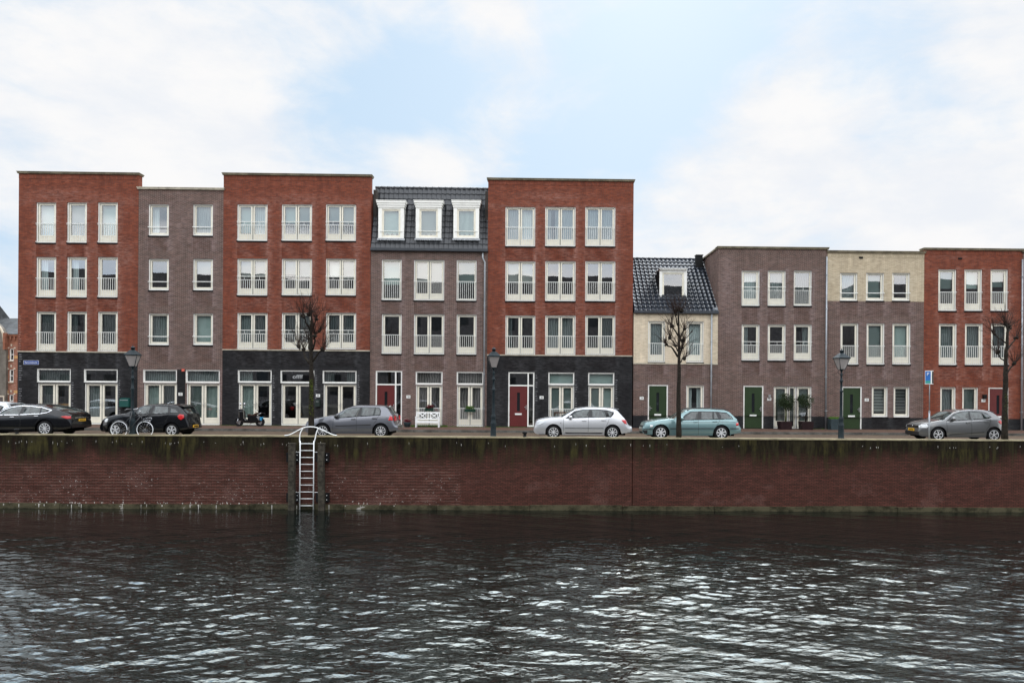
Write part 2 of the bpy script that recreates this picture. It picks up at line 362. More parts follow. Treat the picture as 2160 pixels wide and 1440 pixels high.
SASH_Y = .07
def pane_mb(mb, x0, x1, z0, z1, y):
    t1, t2 = random.uniform(-.004, .004), random.uniform(-.003, .003)
    mb.add([(x0, y - t1 - t2, z0), (x1, y + t1 - t2, z0), (x1, y + t1 + t2, z1), (x0, y - t1 + t2, z1)], [(0, 1, 2, 3)])
def dressing(win, x0, x1, z0, z1, kind):
    """curtains or blinds behind one window"""
    if kind == 'n': return
    y = DF + .31; w_ = x1 - x0
    k = kind[0]; v = kind[1:]
    if k == 'b' or k == 'g':
        fr = float(v or 1)
        o = MB().box(x0 - .03, x1 + .03, y, y + .012, z1 - (z1 - z0 + .05) * fr, z1 + .05).build('blind', M['blind_white' if k == 'b' else 'blind_green'], win)
    elif k == 's':
        mb = MB(); z = z1 + .03; i = 0
        while z > z0 + .1:
            mb.box(x0 - .03, x1 + .03, y + .01 * (i % 2), y + .012 + .01 * (i % 2), z - .085, z, i % 2); z -= .085; i += 1
        mb.build('blind', [M['slat_grey'], M['slat_dark']], win)
    else:
        m_ = M[{'c': 'net_grey', 'l': 'net_light', 'e': 'curtain_beige', 'f': 'net_green'}[k]]
        rg = [(x0 - .05, x1 + .05)]
        if v == 'L': rg = [(x0 - .05, x0 + w_ * .38)]
        if v == 'R': rg = [(x1 - w_ * .38, x1 + .05)]
        if v == 'P': rg = [(x0 - .05, x0 + w_ * .3), (x1 - w_ * .3, x1 + .05)]
        for (a, b) in rg:
            mb = MB(); n = max(6, int((b - a) / .03)); vs = []; ph = random.uniform(0, 6)
            for i in range(n + 1):
                x = a + (b - a) * i / n; yy = y + .02 + .02 * math.sin(x * 55 + ph) + .008 * math.sin(x * 23)
                vs += [(x, yy, z0 - .1), (x, yy, z1 + .06)]
            mb.add(vs, [(2 * i, 2 * i + 2, 2 * i + 3, 2 * i + 1) for i in range(n)], 0, True)
            mb.build('curtain', m_, win)
def railing(win, x0, x1, z0, z1, two=False):
    mb = MB(); y = DF - .045
    mb.box(x0 + .01, x1 - .01, y - .015, y + .015, z1 - .03, z1)
    zt = z1 - .03
    if two:
        mb.box(x0 + .01, x1 - .01, y - .012, y + .012, z1 - .215, z1 - .190); zt = z1 - .215
        n = max(2, round((x1 - x0) / .42))
        for i in range(1, n): xx = x0 + (x1 - x0) * i / n; mb.box(xx - .008, xx + .008, y - .008, y + .008, z1 - .19, z1 - .03)
    n = round((x1 - x0) / .115)
    for i in range(1, n): xx = x0 + (x1 - x0) * i / n; mb.box(xx - .0095, xx + .0095, y - .008, y + .008, z0 + .055, zt)
    mb.box(x0 + .01, x1 - .01, y - .01, y + .01, z0 + .03, z0 + .055)
    for xx in (x0 + .02, x1 - .04):
        for zz in (z1 - .1, z0 + .09): mb.box(xx, xx + .02, y + .008, DF + .03, zz, zz + .02)
    mb.build('railing', M['rail_white'], win)
def sash(mb, pm, x0, x1, z0, z1, l, r_, b, t, y):
    mb.frame(x0, x1, z0, z1, l, r_, b, t, y, y + .05)
    mb.box(x0, x0 + .022, y - .003, y, z0, z1, 1); mb.box(x1 - .022, x1, y - .003, y, z0, z1, 1); mb.box(x0 + .022, x1 - .022, y - .003, y, z1 - .022, z1, 1); mb.box(x0 + .022, x1 - .022, y - .003, y, z0, z0 + .022, 1)  # thin grey strips paint in the shade between frame, sash and glass
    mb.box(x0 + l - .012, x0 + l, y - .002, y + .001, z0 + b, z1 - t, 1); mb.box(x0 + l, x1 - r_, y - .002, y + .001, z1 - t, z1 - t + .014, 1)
    if b > .2: mb.frame(x0 + l + .015, x1 - r_ - .015, z0 + .07, z0 + b - .05, .02, .02, .02, .02, y - .012, y)
    pane_mb(pm, x0 + l, x1 - r_, z0 + b, z1 - t, y + .035)
def window(house, kind, r_, dress='n', rail=None):
    x0, x1, z0, z1 = r_
    fmb = MB(); win = None; smb = MB(); pm = MB()
    gl = []
    y0, y1 = DF + .06, DF + .15
    fw_ = .05
    if kind in 'SE':
        fmb.frame(x0, x1, z0, z1, fw_, fw_, .06, fw_, y0, y1)
        if kind == 'S':
            sash(smb, pm, x0 + fw_, x1 - fw_, z0 + .06, z1 - fw_, .11, .11, .36, .09, y0 + .055); gl = [(x0 + .16, x1 - .16, z0 + .42, z1 - .14)]
        else:
            sash(smb, pm, x0 + fw_, x1 - fw_, z0 + .06, z1 - fw_, .06, .06, .06, .07, y0 + .04); gl = [(x0 + .1, x1 - .1, z0 + .1, z1 - .1)]
    elif kind in 'TW':
        fmb.frame(x0, x1, z0, z1, fw_, fw_, .07, fw_, y0, y1)
        sash(smb, pm, x0 + fw_, x1 - fw_, z0 + .07, z1 - fw_, .10, .10, .10, .07, y0 + .055); gl = [(x0 + .14, x1 - .14, z0 + .16, z1 - .12)]
    elif kind in 'DG':
        fmb.frame(x0, x1, z0, z1, fw_, fw_, .06, fw_, y0, y1); xm = (x0 + x1) / 2
        st = .13 if kind == 'D' else .15
        for (a, b) in ((x0 + fw_, xm - .002), (xm + .002, x1 - fw_)):
            sash(smb, pm, a, b, z0 + .06, z1 - fw_, st - .03, st - .03, .34, .085, y0 + .055); gl.append((a + .1, b - .1, z0 + .38, z1 - .13))
    elif kind == 'R':
        fmb.frame(x0, x1, z0, z1, .07, .07, .09, .07, DF + .045, y1)
        pane_mb(pm, x0 + .07, x1 - .07, z0 + .1, z1 - .07, y0 + .05); gl = [(x0 + .07, x1 - .07, z0 + .1, z1 - .07)]
    win = fmb.build('window', M['frame_white'], house)
    if smb.v:
        so = smb.build('sash', [M['frame_cream'], M['shade_line']], win)
    pm.build('pane', M['pane'], win)
    ds = dress.split('|')
    for i, g in enumerate(gl): dressing(win, *g, ds[i % len(ds)])
    if kind == 'T':
        mb = MB(); zr = z0 + .27 * (z1 - z0); mb.box(x0 - .01, x1 + .01, DF - .05, DF - .02, zr - .02, zr + .02)
        for xx in (x0 + .01, x1 - .04): mb.box(xx, xx + .03, DF - .02, DF + .035, zr - .015, zr + .015)
        mb.build('railing', M['rail_white'], win)
    if rail: railing(win, x0, x1, z0, z0 + (1.06 if rail != 'g' else 1.02), rail == '2')
    if kind in 'SETWD' and rail != 'g': MB().box(x0 - .015, x1 + .015, DF - .03, DF + .10, z0 - .075, z0 - .003).build('sill', M['sill'], win)
    if kind == 'G' and not rail:
        hb = MB(); xm = (x0 + x1) / 2; hb.box(xm + .03, xm + .05, y0 - .03, y0 + .03, z0 + 1.0, z0 + 1.25); hb.box(xm - .08, xm + .05, y0 - .04, y0 - .02, z0 + 1.12, z0 + 1.14)
        hb.build('handle', M['steel'], win)
    return win
def door(house, r_, colour, slot=True, side=None, transom=0, slit=(.5, .16), hinge='L'):
    """coloured flush door in a white frame, with optional transom and sidelight"""
    x0, x1, z0, z1 = r_
    fr = MB(); y0, y1 = DF + .03, DF + .14; t = .07
    fr.box(x0, x0 + t, y0, y1, z0, z1); fr.box(x1 - t, x1, y0, y1, z0, z1); fr.box(x0 + t, x1 - t, y0, y1, z1 - t, z1)
    dx1 = x1 - t; dz1 = z1 - t
    if side: dx1 = x1 - t - side - t; fr.box(dx1, dx1 + t, y0, y1, z0, z1 - t); fr.box(dx1 + t, x1 - t, y0, y1, z0, z0 + .08)
    if transom:
        dz1 = z1 - t - transom - t
        fr.box(x0 + t, dx1, y0, y1, dz1, dz1 + t)
        if side: fr.box(dx1 + t, x1 - t, y0, y1, dz1, dz1 + t)
    d = fr.build('door_frame', M['frame_white'], house)
    pm = MB()
    if side: pane_mb(pm, dx1 + t, x1 - t, z0 + .08, dz1, y0 + .06)
    if transom: pane_mb(pm, x0 + t, dx1, dz1 + t, z1 - t, y0 + .06); 
    if transom and side: pane_mb(pm, dx1 + t, x1 - t, dz1 + t, z1 - t, y0 + .06)
    if pm.v: pm.build('pane', M['pane'], d)
    a, b = x0 + t, dx1; xm = (a + b) / 2; H = dz1 - z0
    s0, s1, q0, q1 = xm - slit[1] / 2, xm + slit[1] / 2, z0 + H * .38, z0 + H * .84
    lf = MB(); ly = y0 + .03
    lf.box(a, s0, ly, ly + .05, z0 + .01, dz1); lf.box(s1, b, ly, ly + .05, z0 + .01, dz1)
    lf.box(s0, s1, ly, ly + .05, z0 + .01, q0); lf.box(s0, s1, ly, ly + .05, q1, dz1)
    lf.box(a, b, ly - .02, ly, z0 + .01, z0 + .12)
    leaf = lf.build('door', M[colour], house)
    MB().box(s0, s1, ly + .02, ly + .035, q0, q1).build('glass_slit', M['door_glass'], leaf)
    MB().box(xm - .19, xm + .19, ly - .02, ly, z0 + H * .29, z0 + H * .33).build('letterbox', M['plate_white'], leaf)
    hx = b - .07 if hinge == 'L' else a + .05
    hb = MB(); hb.box(hx - .015, hx + .02, ly - .04, ly, z0 + .95, z0 + 1.2); hb.box(hx - .1 if hinge == 'L' else hx, hx if hinge == 'L' else hx + .12, ly - .06, ly - .03, z0 + 1.07, z0 + 1.10)
    hb.build('handle', M['steel'], leaf)

def text_mesh(body, size, name, m_, parent, x, y, z, width=None):
    cu = bpy.data.curves.new(name, 'FONT'); cu.body = body; cu.size = size; cu.extrude = .003; cu.align_x = 'CENTER'; cu.align_y = 'CENTER'
    tmp = bpy.data.objects.new('tmp', cu); C.objects.link(tmp); bpy.context.view_layer.update()
    me = bpy.data.meshes.new_from_object(tmp.evaluated_get(bpy.context.evaluated_depsgraph_get()))
    bpy.data.objects.remove(tmp); bpy.data.curves.remove(cu)
    me.name = name; me.materials.clear(); me.materials.append(m_)
    if width:
        xs = [v.co.x for v in me.vertices]; k = width / max(1e-6, max(xs) - min(xs))
        for v in me.vertices: v.co.x *= k
    for v in me.vertices: v.co = Vector((v.co.x, -v.co.z, v.co.y))
    o = bpy.data.objects.new(name, me); C.objects.link(o)
    off = Vector((0, 0, 0)); pw = parent
    while pw: off += Vector(pw.location); pw = pw.parent
    o.parent = parent; o.location = Vector((x, y, z)) - off
    return o
def number(house, px, py, txt):
    p = P(px, py, DF)
    o = MB().box(p.x - .11, p.x + .11, DF - .02, DF - .001, p.z - .08, p.z + .08).build('number_plate', M['plate_white'], house)
    text_mesh(txt, .13, 'digits', M['ink'], o, p.x, DF - .022, p.z)
def pipe(house, px, y_top, y_bot, bend=None):
    p0 = P(px, y_top, DF - .1); p1 = P(px, (y_top + y_bot) / 2, DF - .1); zb = max(PAV, PZ(px, y_bot, DF - .1))
    pts = [Vector((p1.x, DF - .09, p0.z)), Vector((p1.x, DF - .09, zb))]
    if bend: pts = [Vector((p1.x - bend, DF - .09, p0.z)), Vector((p1.x - bend, DF - .09, p0.z - .25)), Vector((p1.x, DF - .09, p0.z - .5)), Vector((p1.x, DF - .09, zb))]
    mb = MB().tube(pts, .045, 10)
    z = zb + 1
    while z < p0.z - .6: mb.box(p1.x - .055, p1.x + .055, DF - .15, DF - .001, z, z + .03); z += 1.9
    mb.build('drainpipe', M['zinc'], house)

def house(name, label, x0p, x1p, topp, zones, wins, back_top=None, depth=9.0, roof=None, coping=True, side_parapet=False, cop='coping', stone=None):
    """zones: (wall mesh name, material key, y pixel where it ends below) from the top down"""
    ym = (topp + 895) / 2; xm = (x0p + x1p) / 2
    X0, X1 = PX(x0p, ym, DF) + .002, PX(x1p, ym, DF) - .002
    Zt = PZ(xm, topp, DF)
    h = empty(name, ((X0 + X1) / 2, DF, PAV)); tag(h, label, 'house')
    rects = [rect(*w_[1]) for w_ in wins]
    rects = [(a, b, max(PAV + .02, c) if c < PAV + .25 else c, d) for (a, b, c, d) in rects]
    zt = Zt - (.11 if coping else 0)
    ztop = zt
    for (nm, mk, yb) in zones:
        zb = PAV if yb is None else PZ(xm, yb, DF)
        if nm == 'soldier_course':
            MB().box(X0, X1, DF - .012, DF + .38, zb, zt).build(nm, M[mk], h)
        else:
            wall_slab(nm, X0, X1, zb, zt, rects, M[mk], h)
        zt = zb
    if stone:
        for yy in stone: zz = PZ(xm, yy, DF); MB().box(X0, X1, DF - .035, DF - .003, zz - .03, zz + .03).build('stone_band', M['stone'], h)
    if coping:
        mb = MB(); ex = .05
        mb.box(X0 - ex, X1 + ex, DF - .09, DF + .44, Zt - .11, Zt - .03); mb.box(X0 - ex - .03, X1 + ex + .03, DF - .12, DF + .47, Zt - .03, Zt)
        mb.build('coping', M[cop], h)
    # body behind the front wall
    Zb = ztop if back_top is None else back_top
    yb0, yb1 = DF + .385, DF + depth; a, b = X0 + .006, X1 - .006; bod = MB()
    bod.box(a, a + .2, yb0, yb1, PAV, Zb); bod.box(b - .2, b, yb0, yb1, PAV, Zb); bod.box(a + .2, b - .2, yb1 - .2, yb1, PAV, Zb)
    bod.box(a + .2, b - .2, yb0, yb1 - .2, Zb - .35, Zb - .1)
    bod.build('side_and_rear_walls', M[zones[-1][1] if zones[0][0] == 'soldier_course' and False else zones[min(1, len(zones) - 1)][1]], h)
    inn = MB(); inn.box(a + .21, b - .21, yb0 + 3.2, yb0 + 3.3, PAV, Zb - .36)
    zf = PAV - .1
    lv = sorted(set(round(r_[2], 1) for r_ in rects)); fl = []
    for z in lv:
        if not fl or z - fl[-1] > 1.8: fl.append(z)
    for z in fl: 
        inn.box(a + .21, b - .21, yb0, yb0 + 3.2, max(PAV + .001, z - .45), max(PAV + .02, z - .15))
    for k in range(1, 3): xx = a + (b - a) * k / 3; inn.box(xx - .05, xx + .05, yb0 + .3, yb0 + 3.2, PAV + .03, Zb - .37)
    inn.build('rooms', M['room'], h)
    for w_, r_ in zip(wins, rects):
        k = w_[0]
        if k == 'door': door(h, r_, **w_[2])
        elif k == 'open': pass
        else: window(h, k, r_, *w_[2:])
    return h, X0, X1, Zt
def rows(xs, ys, kind, dress, rail=None):
    out = []
    for j, (y0, y1) in enumerate(ys):
        for i, (x0, x1) in enumerate(xs):
            d = dress[j][i]; k = kind
            if ':' in d: k, d = d.split(':')
            out.append((k, (x0, y0, x1, y1), d, rail) if k != 'T' else (k, (x0, y0, x1, y1), d))
    return out

# house 1
x3 = [(76, 118), (141, 183), (206, 248)]
W1 = rows(x3, [(427, 512), (542, 627), (657, 741)], 'S', [['g', 'g', 'g'], ['lL', 'lL', 'n'], ['c', 'cP', 'c']], '1')
W1 += [('R', (77, 777, 149, 806), 'c'), ('G', (79, 807.5, 149, 894), 'c|n'), ('R', (176, 778, 248, 806.5), 'n'), ('G', (178, 808, 248, 895), 'c|n')]
h1, a1, b1, t1 = house('terraced_house', 'tall red brick house over black ground floor with blue street sign, left end of row',
    38, 291, 363.5, [('soldier_course', 'brick_red_soldier', 378), ('upper_wall', 'brick_red', 742), ('ground_floor_wall', 'brick_black', None)], W1, back_top=PZ(291, 401, DF), stone=[742])
# house 2
W2 = rows([(313, 356), (407, 449)], [(431, 497), (546, 612), (661, 727.5)], 'T', [['lL', 'l'], ['n', 'b.45'], ['c', 'g.95']])
W2 += [('R', (301, 779, 373, 807), 'c'), ('G', (303, 808, 373, 896), 'f|c'), ('R', (391, 779.5, 463.5, 807.5), 'c'), ('G', (393, 808.5, 463.5, 896), 'f|f')]
h2, a2, b2, t2 = house('terraced_house', 'narrow purple brick house between two tall red ones, six small windows upstairs', 291, 470, 396,
    [('upper_wall', 'brick_purple', None)], W2, back_top=PZ(380, 404, DF), cop='coping_light')
xa, xb, za, zb = rect(373.5, 779, 390.5, 896)
MB().box(xa, xb, DF - .015, DF - .001, za, zb).build('dark_pier', M['brick_black'], h2)
# house 3
x3 = [(500, 564), (594, 658), (687, 751)]
W3 = rows(x3, [(431, 508), (545.5, 623), (659.5, 736.5)], 'D', [['g.9|l', 'g.55|g.5', 'g.5|g.55'], ['b.55|b.5', 'b.45|b.55', 'b.55|b.6'], ['c|c', 'c|c', 'c|c']], '2')
W3 += [('R', (501, 780, 573, 807), 'cL'), ('G', (503, 808.5, 573, 896), 'f|n'), ('R', (591, 780.5, 663, 808), 'n'), ('G', (593, 809.5, 662.5, 897), 'n|n'),
       ('R', (680, 781, 752, 808.5), 'cP'), ('G', (682, 810, 751.5, 897), 'n|n')]
h3, a3, b3, t3 = house('terraced_house', 'tall red brick house over black ground floor with offff lettering above its doors', 470, 781, 367,
    [('soldier_course', 'brick_red_soldier', 381), ('upper_wall', 'brick_red', 738.5), ('ground_floor_wall', 'brick_black', None)], W3, back_top=PZ(781, 404, DF), stone=[738.5])
# house 4
W4 = [('E', (805, 547, 847, 633), 'g.6', '1'), ('D', (873, 548, 937, 633.5), 'b.6|b.6', '1'), ('E', (963, 548.5, 1005, 634), 'g.55', '1'),
      ('S', (805, 662, 847, 746), 'n', '1'), ('D', (873, 662.5, 937, 747), 'n|n', '1'), ('S', (963, 663, 1005, 747.5), 'n', '1'),
      ('door', (792, 781.5, 848, 899), dict(colour='door_red', side=.26, transom=.66)),
      ('R', (876.5, 783, 933.5, 811), 'e'), ('G', (877, 812, 933, 901), 'e|e', 'g'), ('R', (963, 783.5, 1020, 811.5), 'e'), ('G', (963.5, 812.5, 1019.5, 901), 'e|e', 'g')]
h4, a4, b4, t4 = house('terraced_house', 'purple brick house with three white dormers in a dark tiled mansard roof', 781, 1028, 527,
    [('upper_wall', 'brick_purple', None)], W4, coping=False, back_top=PZ(900, 536, DF))
# house 5
x3 = [(1066, 1129), (1150, 1214), (1234.5, 1298)]
W5 = rows(x3, [(436.5, 519.5), (550.5, 635), (665, 748.5)], 'D', [['l|l', 'lP|l', 'l|l'], ['b.6|b.6', 'n|n', 'n|n'], ['cL|n', 'c|c', 'n|c']], '1')
W5 += [('door', (1072, 784.5, 1127, 899.5), dict(colour='door_red', side=.24, transom=.64)), ('R', (1156.5, 785, 1211.5, 812), 'g'), ('G', (1157, 813, 1211, 902), 'g|g', 'g'),
       ('R', (1240.5, 785.5, 1296, 812.5), 'g'), ('G', (1241, 813.5, 1295.5, 902), 'g|g', 'g')]
h5, a5, b5, t5 = house('terraced_house', 'tall red brick house with a red door in its black ground floor', 1028, 1335, 377.5,
    [('soldier_course', 'brick_red_soldier', 391), ('upper_wall', 'brick_red', 749.5), ('ground_floor_wall', 'brick_black', None)], W5, back_top=PZ(1335, 395, DF), stone=[749.5])
# house 6
W6 = [('S', (1367, 677, 1403, 763.5), 'l', '1'), ('S', (1448, 677.5, 1484.5, 764), 'l', '1'),
      ('door', (1366.5, 811, 1409, 902), dict(colour='door_green', hinge='R')), ('S', (1447.5, 812, 1485, 902), 'lP')]
h6, a6, b6, t6 = house('terraced_house', 'small house with cream upper brickwork under a glossy black tiled roof', 1336, 1514, 660,
    [('fascia', 'brick_cream', 664), ('upper_wall', 'brick_cream', 767), ('ground_floor_wall', 'brick_purple', 876.5), ('plinth', 'brick_plinth', None)], W6, coping=False, back_top=PZ(1425, 664, DF), stone=[767])
# house 7
x3 = [(1564.5, 1602.5), (1619.5, 1657.5), (1674.5, 1712.5)]
W7 = rows(x3, [(570.5, 645), (684, 760)], 'S', [['l', 'l', 'E:c'], ['lL', 'n', 'cR']], '2')
W7 += [('door', (1568, 813, 1610.5, 904), dict(colour='door_green')), ('S', (1632, 814.5, 1663, 904), 'f'), ('E', (1663.5, 814.5, 1680, 904), 'c'), ('S', (1680.5, 814.5, 1712, 904), 'f')]
h7, a7, b7, t7 = house('terraced_house', 'purple brick house with two potted olive trees beside its green door', 1514, 1744.5, 521,
    [('soldier_course', 'brick_purple_soldier', 535), ('upper_wall', 'brick_purple', 877.5), ('plinth', 'brick_plinth', None)], W7, side_parapet=True)
MB().box(a7 - .05, a7 + .3, DF + .47, DF + 9.05, t7 - .1, t7 - .001).build('side_coping', M['coping'], h7)
# house 8
x3 = [(1772, 1809), (1827, 1865), (1882, 1919.5)]
W8 = rows(x3, [(575.5, 634)], 'T', [['l', 'g', 'n']]) + rows([(1773, 1811), (1828, 1866), (1882.5, 1921)], [(681.5, 768.5)], 'S', [['n', 'g', 'g']], '1')
W8 += [('door', (1776, 815, 1818, 904.5), dict(colour='door_green')), ('W', (1839, 815, 1873, 879), 's'), ('W', (1885, 815.5, 1919, 879.5), 's')]
h8, a8, b8, t8 = house('terraced_house', 'purple brick house with cream top storey and slatted blinds downstairs', 1744.5, 1948.5, 529.5,
    [('soldier_course', 'brick_cream_soldier', 543), ('top_storey_wall', 'brick_beige', 635.5), ('upper_wall', 'brick_purple', 880.5), ('plinth', 'brick_plinth', None)], W8, back_top=PZ(1850, 545, DF))
# house 9
W9 = rows([(1979.5, 2017.5), (2034.5, 2072), (2089.5, 2126.5)], [(568, 655.5)], 'S', [['g.5', 'g.5', 'g.45']], '1') + \
     rows([(1980.5, 2018.5), (2035.5, 2073.5), (2090.5, 2128)], [(682.5, 769.5)], 'S', [['c', 'c', 'c']], '1')
W9 += [('W', (1983.5, 816, 2016.5, 881), 'c'), ('W', (2030, 816.5, 2063.5, 881), 'f'), ('door', (2085, 817, 2127.5, 905.5), dict(colour='door_red'))]
h9, a9, b9, t9 = house('terraced_house', 'lower red brick house with a red front door behind the parking sign', 1948.5, 2156, 524,
    [('soldier_course', 'brick_red_soldier', 538), ('upper_wall', 'brick_red', 882.5), ('plinth', 'brick_plinth', None)], W9, back_top=PZ(2050, 545, DF))
# house 10, just beyond the picture edge
W10 = [('S', (2190, 568, 2228, 656), 'n', '1'), ('S', (2245, 568, 2283, 656), 'n', '1'), ('S', (2190, 683, 2228, 770), 'c', '1'), ('S', (2245, 683, 2283, 770), 'c', '1'),
       ('door', (2190, 818, 2232, 906), dict(colour='door_green')), ('W', (2248, 818, 2283, 882), 'c')]
h10, a10, b10, t10 = house('terraced_house', 'purple brick house past the downpipe at the right border', 2156, 2320, 530,
    [('soldier_course', 'brick_purple_soldier', 543), ('upper_wall', 'brick_purple', 882.5), ('plinth', 'brick_plinth', None)], W10)

for (h, px, y0, y1, bd) in ((h4, 1021.5, 534, 905, .12), (h6, 1500.5, 662, 905, None), (h7, 1743, 541, 906, None), (h9, 2156, 547, 909, None)):
    pipe(h, px, y0, y1, bd)
for h, x, y, t in ((h2, 381, 831, '32'), (h3, 671, 834, '30'), (h4, 861.5, 836.5, '28'), (h5, 1142.5, 838, '26'), (h6, 1353.5, 839.5, '24'), (h7, 1622.5, 841.5, '22'), (h8, 1828, 843, '20'), (h9, 2074, 844.5, '18')):
    number(h, x, y, t)
for h, x, y in ((h8, 1816, 543.5), (h9, 2025, 545.5)):
    p = P(x, y, DF); MB().box(p.x - .11, p.x + .11, DF - .03, DF - .005, p.z - .05, p.z + .05).build('overflow', M['vent'], h)
def toothing(h, px, y0, y1, key, w_, side=1):
    mb = MB(); z = PZ(px, y1, DF); zt = PZ(px, y0, DF); x = PX(px, (y0 + y1) / 2, DF); r_ = random.Random(int(px))
    mb.box(*sorted((x, x + side * .006)), DF - .008, DF - .001, z, zt)
    while z < zt:
        if r_.random() < .8: ww = w_ * r_.uniform(.5, 1.1); mb.box(*sorted((x, x + side * ww)), DF - .010, DF - .001, z, z + .05)
        z += .125
    mb.build('salt_stained_bricks', M[key], h)
mat('salt_black', (.14, .14, .145), .9, vary=.4, vscale=9); mat('salt_red', (.26, .13, .10), .9, vary=.4, vscale=9); mat('salt_purple', (.20, .16, .155), .9, vary=.4, vscale=9)
toothing(h1, 39.5, 745, 893, 'salt_black', .19); toothing(h1, 39.5, 640, 740, 'salt_red', .15)
for h, px, y0, y1 in ((h1, 249.5, 800, 890), (h1, 151, 800, 880), (h3, 575, 790, 880), (h3, 665, 785, 850), (h3, 754, 790, 860), (h5, 1129, 790, 850), (h5, 1298, 800, 850), (h5, 1213, 800, 860)): toothing(h, px, y0, y1, 'salt_black', .12)
for px in (249.5,): toothing(h1, px, 545, 620, 'salt_red', .12)
for px in (566, 660, 753): toothing(h3, px, 548, 620, 'salt_red', .12)
for px in (1131, 1216, 1300): toothing(h5, px, 555, 632, 'salt_red', .12); toothing(h5, px, 445, 515, 'salt_red', .10)
for px in (2019, 2074, 2128): toothing(h9, px, 572, 650, 'salt_red', .12)
for px in (1604, 1659.5, 1714.5): toothing(h7, px, 575, 640, 'salt_purple', .12) if 'salt_purple' in M else None
mat('table_wood', (.42, .22, .08), .5, vary=.2)
for h, x0, x1 in ((h1, 88, 144), (h2, 311, 370), (h2, 401, 460)):
    a, b, c, e = rect(x0, 851, x1, 856); MB().box(a, b, DF + .42, DF + .9, c, e).build('table_top', M['table_wood'], h)
# small wall fittings
def wallbox(h, name, x0, y0, x1, y1, m_, d=.12):
    a, b, c, e = rect(x0, y0, x1, y1); MB().box(a, b, DF - d, DF - .004, c, e).build(name, m_, h)
mat('alarm_red', (.6, .12, .08), .4); mat('mail_green', (.008, .065, .055), .35); mat('sign_blue', (.004, .05, .26), .5, spec=.1)
wallbox(h2, 'alarm_box', 384.5, 778, 390, 783, M['alarm_red'], .08)
a, b, c, e = rect(1620, 832, 1625, 838.5); MB().box(a, b, DF - .1, DF - .004, c, e).build('wall_lamp', M['steel'], h7)
wallbox(h9, 'wall_lamp', 2072, 832, 2079, 840, M['vent'], .14)
def letter_box(px0, py0, px1, py1, m_, label):
    a, b, c, e = rect(px0, py0, px1, py1); o = empty('letter_box', ((a + b) / 2, DF - .1, c)); tag(o, label, 'letter box')
    mb = MB().box(a, b, DF - .22, DF - .006, c, e - .05)
    mb.add([(a, DF - .22, e - .05), (b, DF - .22, e - .05), (b, DF - .006, e), (a, DF - .006, e), (a, DF - .006, e - .05), (b, DF - .006, e - .05)], [(0, 1, 2, 3), (0, 3, 4), (1, 5, 2)])
    mb.build('body', m_, o); MB().box(a + .04, b - .04, DF - .23, DF - .221, e - .13, e - .1).build('flap', M['steel'], o)
letter_box(256, 839, 275.5, 857.5, M['mail_green'], 'green wall letter box on the black brick behind the leftmost street lamp')
letter_box(667, 842, 676, 857, mat('mail_dark', (.012, .022, .018), .4), 'dark letter box on the black brick under house number 30')
# street name sign
a, b, c, e = rect(50.5, 760, 82.5, 768.5); sg = empty('street_name_sign', ((a + b) / 2, DF - .02, c)); tag(sg, 'blue street name sign with white letters on black brick', 'sign')
MB().box(a, b, DF - .03, DF - .002, c, e).build('plate', M['sign_blue'], sg); MB().frame(a, b, c, e, .012, .012, .012, .012, DF - .034, DF - .031).build('border', M['plate_white'], sg)
text_mesh('Eatoniskade', .12, 'lettering', M['plate_white'], sg, (a + b) / 2, DF - .036, (c + e) / 2, (b - a) * .82)
# lettering in the transom
p = P(627, 794.5, DF); text_mesh('offff', .30, 'lettering', mat('letter_grey', (.42, .43, .43), .5), h3, p.x, DF + .06, p.z, .56)

# tiled roofs --------------------------------------------------------------
def tiled(name, parent, m_, xl, xr, y0, z0, y1, z1, cols, rws, amp, lap):
    """tile field from the eave (y0,z0) up to (y1,z1)"""
    sl = Vector((0, y1 - y0, z1 - z0)); nrm = Vector((0, -(z1 - z0), y1 - y0)).normalized(); mb = MB(); W_ = xr - xl; n = cols * 6
    for r_ in range(rws):
        v0, v1 = r_ / rws, (r_ + 1) / rws + .0
        vs = []
        for (v, lift) in ((v0, lap - .02), (v0, lap), (v1, .002)):
            for i in range(n + 1):
                ph = (i % 6) / 6; pr = amp * (math.sin(ph * 2 * math.pi) + (.8 if ph < .2 else 0))
                if i == n: pr = 0
                vs.append(Vector((xl + W_ * i / n, y0, z0)) + sl * v + nrm * (lift + pr))
        fs = [(k * (n + 1) + i, k * (n + 1) + i + 1, (k + 1) * (n + 1) + i + 1, (k + 1) * (n + 1) + i) for k in range(2) for i in range(n)]
        mb.add(vs, fs, 0, False)
    mb.quad(Vector((xl, y0, z0)) - nrm * .04, Vector((xr, y0, z0)) - nrm * .04, Vector((xr, y1, z1)) - nrm * .04, Vector((xl, y1, z1)) - nrm * .04)
    return mb.build(name, m_, parent)
def ridge(parent, xl, xr, y, z, m_):
    mb = MB(); x = xl
    while x < xr - .05:
        x2 = min(xr, x + .36); mb.tube([(x, y, z), (x2, y, z)], [.075, .065], 8); mb.tube([(x2 - .05, y, z), (x2, y, z)], .085, 8); x = x2
    mb.build('ridge_tiles', m_, parent)
Y4 = DF + 1.1
z4e = PZ(905, 526, DF - .05); z4r = PZ(905, 398, Y4)
tiled('roof', h4, M['tile_matt'], a4 + .01, b4 - .01, DF - .04, z4e, Y4, z4r, 24, 11, .018, .045)
ridge(h4, a4, b4, Y4, z4r + .03, M['tile_matt'])
MB().box(a4 + .01, b4 - .01, Y4 + .05, DF + 8.9, z4r - .25, z4r - .03).box(a4 + .01, a4 + .2, DF + .5, DF + 8.9, z4e - .1, z4r - .26).box(b4 - .2, b4 - .01, DF + .5, DF + 8.9, z4e - .1, z4r - .26).build('flat_roof', M['dark_roof'], h4)
